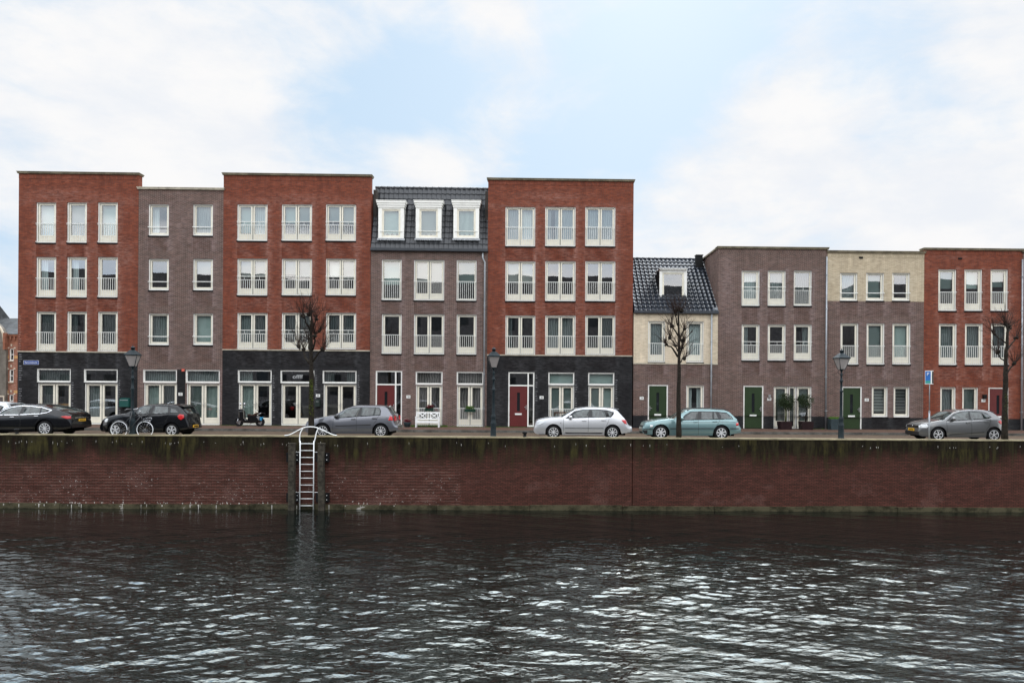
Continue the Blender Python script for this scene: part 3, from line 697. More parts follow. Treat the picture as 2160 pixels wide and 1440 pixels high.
def gutter(h, a, b, z):
    MB().box(a, b, DF - .17, DF - .01, z - .15, z - .03).box(a, b, DF - .19, DF - .171, z - .13, z).build('gutter', M['gutter'], h)
gutter(h4, a4, b4, z4e + .04)
def dormer(h, x0, x1, yc, y0, y1, cor_w, m_cheek, slope_y, cornice_h, wfr, dress):
    """box dormer: cheeks, trim boards, cornice and a tilting window"""
    Y = DF - .02 if slope_y is None else slope_y
    a, b, c, e = rect(x0, y0, x1, y1, Y); d_back = 1.6
    trim = MB(); tw = wfr
    trim.box(a, a + tw, Y, Y + .05, c, e); trim.box(b - tw, b, Y, Y + .05, c, e); trim.box(a + tw, b - tw, Y, Y + .05, e - .08, e); trim.box(a + tw, b - tw, Y, Y + .05, c, c + .06)
    d = trim.build('dormer', M['frame_white'], h)
    MB().box(a + .02, a + .1, Y + .05, Y + d_back, c, e).box(b - .1, b - .02, Y + .05, Y + d_back, c, e).box(a + .1, b - .1, Y + .05, Y + d_back, e - .1, e).build('cheeks', m_cheek, d)
    co = MB(); ca, cb = a - cor_w, b + cor_w
    for i in range(3): k = i / 2 * .07; co.box(ca - k + .07, cb + k - .07, Y - .04 - k, Y + .4, e + cornice_h * i / 3, e + cornice_h * (i + 1) / 3 - .004)
    co.box(ca - .02, cb + .02, Y - .13, Y + d_back, e + cornice_h, e + cornice_h + .03)
    co.build('cornice', M['frame_white'], d)
    wx0, wx1, wz0, wz1 = a + tw, b - tw, c + .06, e - .08
    fm = MB(); fm.frame(wx0, wx1, wz0, wz1, .05, .05, .05, .05, Y + .02, Y + .08)
    wn = fm.build('window', M['frame_cream'], d)
    pm = MB(); sm = MB(); sm.frame(wx0 + .05, wx1 - .05, wz0 + .05, wz1 - .05, .06, .06, .06, .06, Y + .05, Y + .1); 
    pane_mb(pm, wx0 + .11, wx1 - .11, wz0 + .11, wz1 - .11, Y + .08)
    for o in (sm.build('sash', M['frame_cream'], d), pm.build('pane', M['pane'], d)): pass
    if cor_w > .03: MB().box(a + .1, b - .1, Y - .04, Y - .02, wz0 + .3, wz0 + .34).build('railing', M['rail_white'], d)
    if dress != 'n': MB().box(wx0 + .05, wx1 - .05, Y + .2, Y + .21, wz0, wz1).build('blind', M[dress], d)
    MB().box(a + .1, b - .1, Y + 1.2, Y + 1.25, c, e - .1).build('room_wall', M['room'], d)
    # lead apron below
    n = 24; vs = []
    for i in range(n + 1):
        x = a - .06 + (b - a + .12) * i / n; zz = c - .10 - .035 * abs(math.sin(i * 1.6)); vs += [(x, Y - .05, zz), (x, Y + .0, c - .001), (x, Y + .25, c - .001)]
    MB().add(vs, [(3 * i + k, 3 * i + 3 + k, 3 * i + 4 + k, 3 * i + 1 + k) for i in range(n) for k in range(2)]).build('lead_apron', M['lead'], d)
for (c, dr) in ((825, 'blind_green'), (904, 'slat_grey'), (983.5, 'net_green')):
    dormer(h4, c - 27, c + 27, 0, 437.5, 502.5, .10, M['frame_white'], DF - .0, .35, .19, dr)
# house 6 roof
Y6 = 46.0
z6e = PZ(1425, 657, DF - .1); z6r = PZ(1425, 547, Y6)
tiled('roof', h6, M['tile_gloss'], a6 + .01, b6 - .01, DF - .12, z6e, Y6, z6r, 19, 15, .022, .05)
tiled('rear_roof', h6, M['tile_gloss'], a6 + .01, b6 - .01, DF + 8.9, z6e, Y6 + .06, z6r, 19, 15, .022, .05)
ridge(h6, a6, b6, Y6 + .03, z6r + .03, M['tile_gloss']); gutter(h6, a6 + .0, b6 - .0, z6e + .04)
dormer(h6, 1391, 1449, 0, 571.5, 629.5, .0, M['brick_plinth'], DF + .95, .10, .16, 'n')
px_, pz_ = PX(1474, 560, Y6 - .55), PZ(1474, 540, Y6 - .55)
ch = MB().box(px_ - .19, px_ + .19, Y6 - .75, Y6 - .35, z6r - 1.1, pz_).box(px_ - .22, px_ + .22, Y6 - .78, Y6 - .32, pz_, pz_ + .05); ch.build('chimney', mat('chimney_black', (.012, .012, .012), .6), h6)
MB().box(b6 - .28, b6 - .03, DF - .0, DF + .02, z6e - .1, z6e + .25).build('gutter_end', M['zinc'], h6)

# ------------------------------------------------------------------ setting
def paver(name, c1, c2, mo, bw, rh, moss=0.0, wet=.5):
    m_ = bpy.data.materials.new(name); m_.use_nodes = True; n_ = m_.node_tree; b = n_.nodes['Principled BSDF']
    t = N(n_, 'ShaderNodeTexCoord'); br = N(n_, 'ShaderNodeTexBrick'); L(n_, t.outputs['Object'], br.inputs['Vector'])
    br.inputs['Scale'].default_value = 1; br.inputs['Brick Width'].default_value = bw; br.inputs['Row Height'].default_value = rh; br.inputs['Mortar Size'].default_value = .006
    br.inputs['Color1'].default_value = (*c1, 1); br.inputs['Color2'].default_value = (*c2, 1); br.inputs['Mortar'].default_value = (*mo, 1)
    no = N(n_, 'ShaderNodeTexNoise', i_Scale=.8, i_Detail=8.0, i_Roughness=.7); L(n_, t.outputs['Object'], no.inputs['Vector'])
    c = mixc(n_, 1.0, br.outputs[0], math_(n_, 'MULTIPLY_ADD', no.outputs[0], 1.0, .5), 'MULTIPLY')
    if moss: c = mixc(n_, math_(n_, 'MULTIPLY', ramp(n_, no.outputs[0], .5, .65), moss), c, (.05, .06, .015))
    L(n_, c, b.inputs['Base Color']); b.inputs['Specular IOR Level'].default_value = .12; L(n_, math_(n_, 'MULTIPLY_ADD', no.outputs[0], .5, wet), b.inputs['Roughness']); M[name] = m_
paver('road_bricks', (.15, .108, .075), (.11, .078, .056), (.04, .035, .03), .2, .1)
paver('pavement_bricks', (.15, .085, .062), (.10, .062, .048), (.05, .04, .035), .2, .1, .3)
mat('kerb', (.10, .095, .085), .7, vary=.5, vscale=1.5); mat('coping_stone', (.24, .205, .13), .7, vary=.35, vscale=1.5); mat('grass', (.05, .09, .02), .9, vary=.5, vscale=9)
XL, XR = -140, 110
tag(MB().add([(XL, QF + .55, 0), (XR, QF + .55, 0), (XR, 38.7, 0), (XL, 38.7, 0)], [(0, 1, 2, 3)]).build('road', M['road_bricks']), kind='structure')
tag(MB().box(XL, XR, 38.85, DF + .4, -.1, PAV).build('pavement', M['pavement_bricks']), kind='structure')
kb = MB(); x = XL
while x < XR: kb.box(x, x + .99, 38.7, 38.85, -.1, PAV + .003); x += 1.0
tag(kb.build('kerb', M['kerb']), kind='structure')
tag(MB().add([(-900, DF + .4, .02), (900, DF + .4, .02), (900, 1500, .02), (-900, 1500, .02)], [(0, 1, 2, 3)]).build('ground', M['road_bricks']), kind='structure')
# quay wall material
def quay_mat():
    m_ = bpy.data.materials.new('quay_brick'); m_.use_nodes = True; n_ = m_.node_tree; b = n_.nodes['Principled BSDF']; b.inputs['Roughness'].default_value = .8; b.inputs['Specular IOR Level'].default_value = .08
    t = N(n_, 'ShaderNodeTexCoord'); s = N(n_, 'ShaderNodeSeparateXYZ'); L(n_, t.outputs['Object'], s.inputs[0]); X, Y, Z = s.outputs; Z = math_(n_, 'ADD', Z, WATER)
    cx = N(n_, 'ShaderNodeCombineXYZ'); L(n_, X, cx.inputs[0]); L(n_, Z, cx.inputs[1])
    br = N(n_, 'ShaderNodeTexBrick'); L(n_, cx.outputs[0], br.inputs['Vector']); br.inputs['Scale'].default_value = 1; br.inputs['Brick Width'].default_value = .215
    br.inputs['Row Height'].default_value = .0625; br.inputs['Mortar Size'].default_value = .009
    br.inputs['Color1'].default_value = (.105, .039, .029, 1); br.inputs['Color2'].default_value = (.066, .028, .021, 1); br.inputs['Mortar'].default_value = (.030, .018, .015, 1)
    def noise(sc, det, scl, ro=.6, loc=(0, 0, 0)):
        mp_ = N(n_, 'ShaderNodeMapping'); mp_.inputs['Scale'].default_value = scl; mp_.inputs['Location'].default_value = loc; L(n_, t.outputs['Object'], mp_.inputs[0])
        q = N(n_, 'ShaderNodeTexNoise', i_Scale=sc, i_Detail=det, i_Roughness=ro); L(n_, mp_.outputs[0], q.inputs['Vector']); return q.outputs[0]
    big = noise(.35, 6.0, (1, 1, 1.5)); mid = noise(1.2, 7.0, (1, 1, 2.5), .7); streak = noise(2.2, 7.0, (1.6, 1, .22), .7); fine = noise(14.0, 4.0, (1, 1, 2.0), .6); spk = noise(9.0, 6.0, (1, 1, 1.2), .7, (5, 0, 3)); patch = noise(.7, 4.0, (1, 1, 1.6), .6, (9, 0, 0))
    c = mixc(n_, 1.0, br.outputs[0], math_(n_, 'MULTIPLY_ADD', mid, 1.0, .5), 'MULTIPLY')
    left = ramp(n_, X, PX(975, 1000, QF), PX(968, 1000, QF))
    low = ramp(n_, Z, -.95, -1.05)
    # light lime lines in the joints of the older left section
    row = math_(n_, 'FRACT', math_(n_, 'DIVIDE', Z, .125)); line = ramp(n_, math_(n_, 'ABSOLUTE', math_(n_, 'SUBTRACT', row, .5)), .40, .48)
    lm = math_(n_, 'MULTIPLY', math_(n_, 'MULTIPLY', line, left), math_(n_, 'MULTIPLY', low, ramp(n_, mid, .3, .75)))
    c = mixc(n_, math_(n_, 'MULTIPLY', lm, .8), c, (.30, .20, .165))
    # dark damp top and hanging algae
    top = math_(n_, 'ADD', math_(n_, 'ADD', Z, math_(n_, 'MULTIPLY', streak, 1.7)), math_(n_, 'MULTIPLY_ADD', big, 2.4, -1.1))
    dk = math_(n_, 'MULTIPLY', ramp(n_, top, -.45, .75), .95)
    c = mixc(n_, dk, c, mixc(n_, ramp(n_, streak, .4, .65), (.007, .0065, .004), (.030, .027, .013)))
    al = math_(n_, 'MULTIPLY', ramp(n_, math_(n_, 'ADD', Z, math_(n_, 'MULTIPLY', streak, 1.9)), -.1, .9), ramp(n_, big, .50, .62))
    al = math_(n_, 'MULTIPLY', al, ramp(n_, streak, .42, .62))
    c = mixc(n_, math_(n_, 'MULTIPLY', al, .5), c, (.075, .065, .016))
    # pale wash patches and lime spatters
    pw = math_(n_, 'MULTIPLY', ramp(n_, patch, .54, .66), math_(n_, 'MULTIPLY', ramp(n_, Z, -.9, -2.2), ramp(n_, fine, .3, .6)))
    c = mixc(n_, math_(n_, 'MULTIPLY', pw, .30), c, (.19, .105, .09))
    sp = math_(n_, 'MULTIPLY', ramp(n_, spk, .60, .64), math_(n_, 'MULTIPLY', left, ramp(n_, Z, -.9, -2.0)))
    sp = math_(n_, 'MULTIPLY', sp, ramp(n_, patch, .40, .58))
    c = mixc(n_, sp, c, (.42, .38, .35))
    c = mixc(n_, 1.0, c, math_(n_, 'MULTIPLY_ADD', fine, .9, .55), 'MULTIPLY'); L(n_, c, b.inputs['Base Color'])
    bp = N(n_, 'ShaderNodeBump'); bp.inputs['Strength'].default_value = .6; bp.inputs['Distance'].default_value = .01; L(n_, fine, bp.inputs['Height']); L(n_, bp.outputs[0], b.inputs['Normal'])
    return m_
def ledge_mat():
    m_ = bpy.data.materials.new('quay_ledge'); m_.use_nodes = True; n_ = m_.node_tree; b = n_.nodes['Principled BSDF']; b.inputs['Roughness'].default_value = .8; b.inputs['Specular IOR Level'].default_value = .1
    t = N(n_, 'ShaderNodeTexCoord'); mp_ = N(n_, 'ShaderNodeMapping'); mp_.inputs['Scale'].default_value = (1, 1, 1.5); L(n_, t.outputs['Object'], mp_.inputs[0])
    q = N(n_, 'ShaderNodeTexNoise', i_Scale=1.3, i_Detail=7.0, i_Roughness=.75); L(n_, mp_.outputs[0], q.inputs['Vector'])
    s = N(n_, 'ShaderNodeSeparateXYZ'); L(n_, t.outputs['Object'], s.inputs[0]); left = ramp(n_, s.outputs[0], 0, -4)
    c = mixc(n_, ramp(n_, q.outputs[0], .35, .6), (.022, .020, .011), (.085, .075, .045))
    c = mixc(n_, math_(n_, 'MULTIPLY', ramp(n_, q.outputs[0], .60, .66), left), c, (.42, .40, .36)); L(n_, c, b.inputs['Base Color']); return m_
xj = PX(1334, 1000, QF)
q = empty('quay_wall', (0, QF, WATER)); tag(q, 'dark red brick quay wall with algae streaks rising from the canal', 'quay wall')
qm = quay_mat()
mb = MB(); mb.box(XL, xj - .02, QF, QF + .6, WATER - 2, .10); mb.box(xj + .02, XR, QF, QF + .6, WATER - 2, .10); mb.box(xj - .02, xj + .02, QF + .06, QF + .6, WATER - 2, .10)
mb.build('brickwork', qm, q)
mb = MB(); x = XL
while x < XR: mb.box(x, x + 1.192, QF - .03, QF + .5, .10, .15); x += 1.2
mb.build('coping_stones', M['coping_stone'], q)
mb = MB(); x = XL; zl = PZ(700, 1064, QF)
while x < XR: mb.box(x, x + 3.98, QF - .09, QF - .003, WATER - .5, zl + (.03 if int(x / 4) % 3 == 0 else 0)); x += 4.0
mb.build('ledge', ledge_mat(), q)
lime = MB(); rr = random.Random(3)
mat('lime', (.50, .48, .44), .9, vary=.2)
for i in range(150):       # lime drips below the coping and over the ledge
    if i < 70: x = rr.choice([rr.uniform(PX(0, 1000, QF), PX(640, 1000, QF)), rr.uniform(-24, 22)]); z = PZ(1153, rr.uniform(933, 940), QF); w_, h_ = rr.uniform(.01, .025), rr.uniform(.03, .12)
    else: x = rr.uniform(PX(0, 1000, QF), PX(860, 1000, QF)); z = zl + rr.uniform(-.02, .12) ** 1; w_, h_ = rr.uniform(.015, .05), rr.uniform(.05, .25)
    yy = QF - (.096 if i >= 70 and z < zl + .02 else .003)
    if i >= 70 and z >= zl + .02: yy = QF - .003
    if i >= 70 and z - h_ < zl and z >= zl + .02: h_ = z - zl - .002
    lime.add([(x, yy, z), (x + w_, yy, z - .01), (x + w_ * .8, yy, z - h_ * .7), (x + w_ * .45, yy, z - h_), (x + w_ * .1, yy, z - h_ * .6)], [(0, 1, 2, 3, 4)])
lime.build('lime_drips', M['lime'], q)

# water ----------------------------------------------------------------------
def water():
    xs = np.concatenate([np.array([-140, -90, -60, -45, -36, -31]), np.arange(-28, 28.01, .062), np.array([31, 36, 45, 60, 90, 110])])
    ys = np.concatenate([np.array([-3.0, 0, 3, 5.5, 7.5]), np.arange(9.0, 22, .042), np.arange(22, QF + .05, .06)])
    X, Y = np.meshgrid(xs, ys); Z = np.zeros_like(X); rg = np.random.RandomState(5)
    gx = np.sin(X * .21 + 1.7 * np.sin(Y * .13 + .4)); gy = np.sin(Y * .37 + 1.4 * np.sin(X * .16))
    for i in range(20):                               # crossing wash of passing boats
        lam = rg.uniform(.6, 2.1); k = 2 * np.pi / lam; th = np.pi / 2 + (1 if i % 2 else -1) * rg.uniform(.30, .62)
        ph = k * (np.cos(th) * X + np.sin(th) * Y) + rg.uniform(0, 6.28) + .8 * np.sin(X * .19 + i) + .6 * np.sin(Y * .27 - i)
        Z += .024 / k * rg.uniform(.6, 1.3) * (1.5 * (.64 - np.abs(np.sin(ph / 2))) + .4 * np.sin(ph))
    for i in range(64):                               # short chop
        lam = .15 * (3.4 ** rg.uniform(0, 1)); k = 2 * np.pi / lam; th = np.pi / 2 + rg.normal(0, .55)
        ph = k * (np.cos(th) * X + np.sin(th) * Y) + rg.uniform(0, 6.28) + .9 * np.sin(X * .7 + i * 1.1) + .9 * np.sin(Y * .9 - i * .7)
        Z += .030 / k * rg.uniform(.5, 1.3) * (.9 * (.64 - np.abs(np.sin(ph / 2))) + .7 * np.sin(ph)) * (.8 + .45 * np.sin(X * rg.uniform(.1, .4) + Y * rg.uniform(.1, .5) + i))
    Z *= (.85 + .25 * gx * gy)
    fade = np.clip((29.5 - np.abs(X)) / 2, 0, 1) * np.clip((Y - 7.6) / 2, 0, 1) * np.clip((QF + 1 - Y) / 11, .30, 1); Z = Z * fade + WATER
    ny, nx = X.shape
    me = bpy.data.meshes.new('water'); v = np.stack([X, Y, Z], -1).reshape(-1, 3)
    me.vertices.add(len(v)); me.vertices.foreach_set('co', v.ravel())
    i = np.arange(ny - 1)[:, None] * nx + np.arange(nx - 1)[None, :]
    f = np.stack([i, i + 1, i + nx + 1, i + nx], -1).reshape(-1, 4)
    me.loops.add(f.size); me.loops.foreach_set('vertex_index', f.ravel()); me.polygons.add(len(f))
    me.polygons.foreach_set('loop_start', np.arange(len(f)) * 4); me.polygons.foreach_set('loop_total', np.full(len(f), 4)); me.polygons.foreach_set('use_smooth', np.ones(len(f), bool))
    me.update(); me.validate()
    m_ = bpy.data.materials.new('water'); m_.use_nodes = True; n_ = m_.node_tree; b = n_.nodes['Principled BSDF']
    b.inputs['Base Color'].default_value = (.0028, .0050, .0044, 1); b.inputs['Roughness'].default_value = .01; b.inputs['IOR'].default_value = 1.43; b.inputs['Specular IOR Level'].default_value = .5
    b.inputs['Specular Tint'].default_value = (.78, 1.0, .98, 1)
    t = N(n_, 'ShaderNodeTexCoord')
    mp_ = N(n_, 'ShaderNodeMapping'); mp_.inputs['Scale'].default_value = (1, 2.3, 1); L(n_, t.outputs['Object'], mp_.inputs[0])
    def ridge_noise(sc, det, dist):
        q = N(n_, 'ShaderNodeTexNoise', i_Scale=sc, i_Detail=det, i_Roughness=.5, i_Distortion=dist); L(n_, mp_.outputs[0], q.inputs['Vector'])
        a = math_(n_, 'ABSOLUTE', math_(n_, 'SUBTRACT', q.outputs[0], .5))
        return math_(n_, 'MULTIPLY', math_(n_, 'POWER', a, .8), -1.0)
    sp_ = N(n_, 'ShaderNodeSeparateXYZ'); L(n_, t.outputs['Object'], sp_.inputs[0]); far = math_(n_, 'MULTIPLY_ADD', ramp(n_, sp_.outputs[1], 33, 20), .5, .5)
    hgt = math_(n_, 'ADD', math_(n_, 'MULTIPLY', ridge_noise(3.4, 1.0, .4), .011), math_(n_, 'MULTIPLY', ridge_noise(.9, 1.0, .4), .024))
    hgt = math_(n_, 'MULTIPLY', math_(n_, 'ADD', hgt, math_(n_, 'MULTIPLY', ridge_noise(7.0, 1.0, .6), .0028)), far)
    b1_ = N(n_, 'ShaderNodeBump'); b1_.inputs['Strength'].default_value = 1.0; b1_.inputs['Distance'].default_value = 1.0; L(n_, hgt, b1_.inputs['Height'])
    L(n_, b1_.outputs[0], b.inputs['Normal'])
    me.materials.append(m_); o = bpy.data.objects.new('water', me); C.objects.link(o); tag(o, kind='structure')
water()

# the far bank behind the camera, which the window panes reflect
mat('far_brick', (.075, .072, .074), .9, vary=.3)
ob = MB(); x = -110; r_ = random.Random(9)
tag(MB().box(-140, 110, -30, -3, WATER - 1, -.2).build('near_quay', M['kerb']), kind='structure')
hx = [(-110, -70, 15.5), (-70, -38, 17.2), (-38, -12, 16.6), (-12, 16, 17.4), (16, 44, 16.2), (44, 80, 17.0)]
names = ['leftmost', 'second', 'third', 'fourth', 'fifth', 'sixth']
for (xa, xb, hh), nm in zip(hx, names):
    e = empty('apartment_block', ((xa + xb) / 2, -16, -.2)); tag(e, 'dark apartment block on the near bank, %s from the left' % nm, 'building', 'apartment blocks reflected in the window panes')
    b_ = MB().box(xa + .01, xb - .01, -30, -16, -.2, hh); b_.build('wall', M['far_brick'], e)
    wm = MB()
    xx = xa + 1.5
    while xx < xb - 2:
        for k in range(5): wm.box(xx, xx + 1.4, -16, -15.97, 1 + k * 3.1, 2.8 + k * 3.1)
        xx += 3.2
    wm.build('windows', M['door_glass'], e)
# ------------------------------------------------------------------ cars
CARY = 33.85
mat('tyre', (.012, .012, .013), .8); mat('rim', (.66, .67, .68), .4, .3); mat('rim_dark', (.03, .03, .03), .5, .3); mat('underbody', (.006, .006, .006), .9)
mat('trim_black', (.010, .010, .011), .45); mat('chrome', (.75, .76, .78), .12, 1); mat('lamp_red', (.50, .012, .015), .15, coat=.6); mat('lamp_clear', (.65, .67, .68), .12, coat=.5)
mat('plate_yellow', (.75, .42, .03), .45); mat('rim_gap', (.008, .008, .008), .7)
def carglass():
    m_ = bpy.data.materials.new('car_glass'); m_.use_nodes = True; n_ = m_.node_tree; b = n_.nodes['Principled BSDF']
    b.inputs['Roughness'].default_value = .04; b.inputs['Specular IOR Level'].default_value = .9
    t = N(n_, 'ShaderNodeTexCoord'); q = N(n_, 'ShaderNodeTexNoise', i_Scale=3.2, i_Detail=4.0, i_Roughness=.6, i_Distortion=.8); L(n_, t.outputs['Object'], q.inputs['Vector'])
    L(n_, mixc(n_, ramp(n_, q.outputs[0], .42, .66), (.010, .015, .015), (.055, .075, .072)), b.inputs['Base Color']); M['car_glass'] = m_
carglass()
def paint(name, col, metal=.5, rough=.3): 
    m_ = mat(name, col, rough, metal, coat=1.0, spec=.5); return m_
def interp(pts, x):
    if x <= pts[0][0]: return pts[0][1]
    for (a, b), (c, d) in zip(pts, pts[1:]):
        if x <= c: return b + (d - b) * (x - a) / max(1e-9, c - a)
    return pts[-1][1]
def sinterp(pts, x):
    return (interp(pts, x - .06) + 2 * interp(pts, x) + interp(pts, x + .06)) / 4
def car(name, label, cat, T, wb, Wd, r, fov, rov, body_m, hood, belt, roof, dlo, wins, sill=.20, nose=.42, tail=.45, seams=(), strips=(), handles=(), mirror=None,
        tails=(), heads=(), extras=(), rimstyle=(10, .028), plate=None, plate_z=.5, spoiler=None, rails=None, dlo_m='trim_black', rimm='rim', tumble=.40, seam_m='trim_black', ws=None, rw=None, bump=.62, rear_lamp=None):
    """T = (zoom x of front wheel centre, zoom y of ground, zoom px per metre, world X of front wheel centre, near side Y)"""
    fx, gy, S, X0, Yn = T
    t = lambda p: ((p[0] - fx) / S, (gy - p[1]) / S)          # car x measured from the front wheel, z above the road
    tl = lambda q: [t(p) for p in q]
    hood, belt, roof = tl(hood), tl(belt), tl(roof); W2 = Wd / 2; xs0, xs1 = -fov, wb + rov
    root = empty(name, (X0 + wb / 2, Yn + W2, 0)); tag(root, label, cat, 'cars parked along the quay')
    topline = sorted(hood + belt)
    bx1 = belt[-1][0]
    def plan(x):
        d0, d1 = x - xs0, xs1 - x; k = 1.0
        if d0 < .75: k -= .34 * (1 - d0 / .75) ** 2.2
        if d1 < .60: k -= .22 * (1 - d1 / .60) ** 2.2
        return W2 * k
    def sect(z, zb):
        if z < .48: return .93 + .07 * (z / .48) ** .7
        return 1.0 - .075 * max(0, (z - .48) / max(.1, zb - .48)) ** 1.8
    def yside(x, z):
        """half width of the body skin at (x, z)"""
        zb = interp(topline, min(max(x, topline[0][0]), topline[-1][0]))
        if z <= zb or x < belt[0][0]: return plan(x) * sect(z, zb)
        return plan(x) * .925 - (z - zb) * tumble
    arch = r + .055
    def ztop(x):
        z = sinterp(topline, x)
        d0 = x - xs0
        if d0 < .10: z = min(z, nose + (z - nose) * math.sqrt(max(0, d0 / .10)) + .0)
        d1 = xs1 - x
        if d1 < .12: z = min(z, bump + (z - bump) * math.sqrt(max(0, d1 / .12)))
        return z
    def zlow(x):
        z = sill
        if x < -r: z = sill + .02
        d0 = x - xs0
        if d0 < .15: z = sill + .02 + .12 * (1 - d0 / .15) ** 2
        d1 = xs1 - x
        if d1 < .5: z = sill + .06 + .10 * (1 - d1 / .5)
        for c_ in (0, wb):
            if abs(x - c_) < arch: z = max(z, r + math.sqrt(arch * arch - (x - c_) ** 2))
        return z
    xs = sorted(set([round(xs0 + (xs1 - xs0) * i / 90, 4) for i in range(91)] + [round(c_ + s_ * arch * math.cos(a_ * math.pi / 24), 4) for c_ in (0, wb) for s_ in (-1, 1) for a_ in range(13)]))
    xs = [x for i, x in enumerate(xs) if i == 0 or x - xs[i - 1] > .004]
    K = 9; ring = []; n = 0; vs = []; Yc = Yn + W2
    for x in xs:
        zl, zt = zlow(x), ztop(x); row = []
        for k in range(K): z = zl + (zt - zl) * k / (K - 1); row.append((plan(x) * sect(z, zt), z))
        ye = row[-1][0]
        row += [(ye * .9, zt + .022), (ye * .6, zt + .045), (ye * .25, zt + .055)]
        full = [(-y, z) for (y, z) in row] + [(y, z) for (y, z) in row[::-1]]
        for (y, z) in full: vs.append((X0 + x, Yc + y, z))
        n = len(full)
    fs = [(i * n + k, i * n + k + 1, (i + 1) * n + k + 1, (i + 1) * n + k) for i in range(len(xs) - 1) for k in range(n - 1)]
    fs.append(tuple(range(n))); fs.append(tuple((len(xs) - 1) * n + k for k in range(n))[::-1])
    mb = MB().add(vs, fs, 0, True); mb.sm[-1] = mb.sm[-2] = False
    body = mb.build('body', body_m, root)
    # cabin
    cxs = [roof[0][0] + (roof[-1][0] - roof[0][0]) * i / 60 for i in range(61)]; vs = []
    for x in cxs:
        zr = sinterp(roof, x); zb = min(ztop(min(max(x, xs0), xs1)) - .03, zr - .001); row = []
        for k in range(5): z = zb + (zr - zb) * k / 4; row.append((max(.1, yside(x, z)), z))
        ye = row[-1][0]; row += [(ye * .95, zr + .014), (ye * .8, zr + .03), (ye * .4, zr + .048), (0.001, zr + .052)]
        full = [(-y, z) for (y, z) in row] + [(y, z) for (y, z) in row[::-1]]
        vs += [(X0 + x, Yc + y, z) for (y, z) in full]; n = len(full)
    fs = [(i * n + k, i * n + k + 1, (i + 1) * n + k + 1, (i + 1) * n + k) for i in range(60) for k in range(n - 1)]
    mb = MB().add(vs, fs, 0, True); mb.add([vs[k] for k in range(n)], [tuple(range(n))]); mb.add([vs[60 * n + k] for k in range(n)], [tuple(range(n))])
    mb.build('cabin', body_m, body)
    def patch(poly, off, sides=(-1,), mbx=None):
        """thin panel that follows the side skin"""
        mbx = mbx or MB()
        q = []
        for a, b in zip(poly, poly[1:] + poly[:1]):
            m_ = max(1, int(math.hypot(b[0] - a[0], b[1] - a[1]) / .08)); q += [(a[0] + (b[0] - a[0]) * i / m_, a[1] + (b[1] - a[1]) * i / m_) for i in range(m_)]
        L_ = len(q); tri = [tuple(f) for f in tessellate_polygon([[Vector((p[0], p[1], 0)) for p in q]])]; pts = list(q); rim_ = list(range(L_)); big = max(p[0] for p in q) - min(p[0] for p in q)
        for _ in range(2 if big > .15 else 1):
            mid = {}; nt2 = []
            def md(a, b):
                k = (min(a, b), max(a, b))
                if k not in mid: mid[k] = len(pts); pts.append(((pts[a][0] + pts[b][0]) / 2, (pts[a][1] + pts[b][1]) / 2))
                return mid[k]
            for (a, b, c) in tri: ab, bc, ca = md(a, b), md(b, c), md(c, a); nt2 += [(a, ab, ca), (ab, b, bc), (ca, bc, c), (ab, bc, ca)]
            r2 = []
            for a, b in zip(rim_, rim_[1:] + rim_[:1]): r2 += [a, md(a, b)]
            tri, rim_ = nt2, r2
        n_p = len(pts); n_r = len(rim_)
        for s_ in sides:
            o_ = [(X0 + x, Yc + s_ * (yside(x, z) + off), z) for (x, z) in pts]; i_ = [(X0 + pts[k][0], Yc + s_ * (yside(*pts[k]) + off - .02), pts[k][1]) for k in rim_]
            mbx.add(o_ + i_, tri + [(rim_[k], rim_[(k + 1) % n_r], n_p + (k + 1) % n_r, n_p + k) for k in range(n_r)], 0, True)
        return mbx
    def top_patch(x0, x1, inset, off, nm, m_, sub=12):
        vs = []; cols = 10
        for i in range(sub + 1):
            x = x0 + (x1 - x0) * i / sub; zr = sinterp(roof, x); h = max(.08, yside(x, zr) - inset)
            for k in range(cols + 1):
                u = -1 + 2 * k / cols; vs.append((X0 + x, Yc + u * h, zr + .052 - .042 * abs(u) ** 2.5 + off))
        fs = [(i * (cols + 1) + k, i * (cols + 1) + k + 1, (i + 1) * (cols + 1) + k + 1, (i + 1) * (cols + 1) + k) for i in range(sub) for k in range(cols)]
        return MB().add(vs, fs, 0, True).build(nm, m_, root)
    for s_ in (-1, 1): patch(tl(dlo), .004, (s_,)).build('window_surround', M[dlo_m], body)
    for q in wins:
        for s_ in (-1, 1): patch(tl(q), .009, (s_,)).build('side_window', M['car_glass'], root)
    if ws: top_patch((ws[0] - fx) / S, (ws[1] - fx) / S, .06, .010, 'windscreen', M['car_glass'])
    if rw: top_patch((rw[0] - fx) / S, (rw[1] - fx) / S, .10, .010, 'rear_window', M['car_glass'])
    sm = MB()
    for q in seams:
        q = tl(q)
        for a, b in zip(q, q[1:]):
            d = Vector((b[0] - a[0], b[1] - a[1])); d.normalize(); nx, nz = -d.y * .006, d.x * .006
            patch([(a[0] - nx, a[1] - nz), (b[0] - nx, b[1] - nz), (b[0] + nx, b[1] + nz), (a[0] + nx, a[1] + nz)], .002, (-1, 1), sm)
    if sm.v: sm.build('door_seams', M[seam_m], body)
    for s_ in (-1, 1):
        for (q, mk, nm) in strips: patch(tl(q), .012, (s_,)).build(nm, M[mk] if isinstance(mk, str) else mk, root)
        for q in tails: patch(tl(q), .012, (s_,)).build('tail_light', M['lamp_red'], root)
        for q in heads: patch(tl(q), .012, (s_,)).build('headlight', M['lamp_clear'], root)
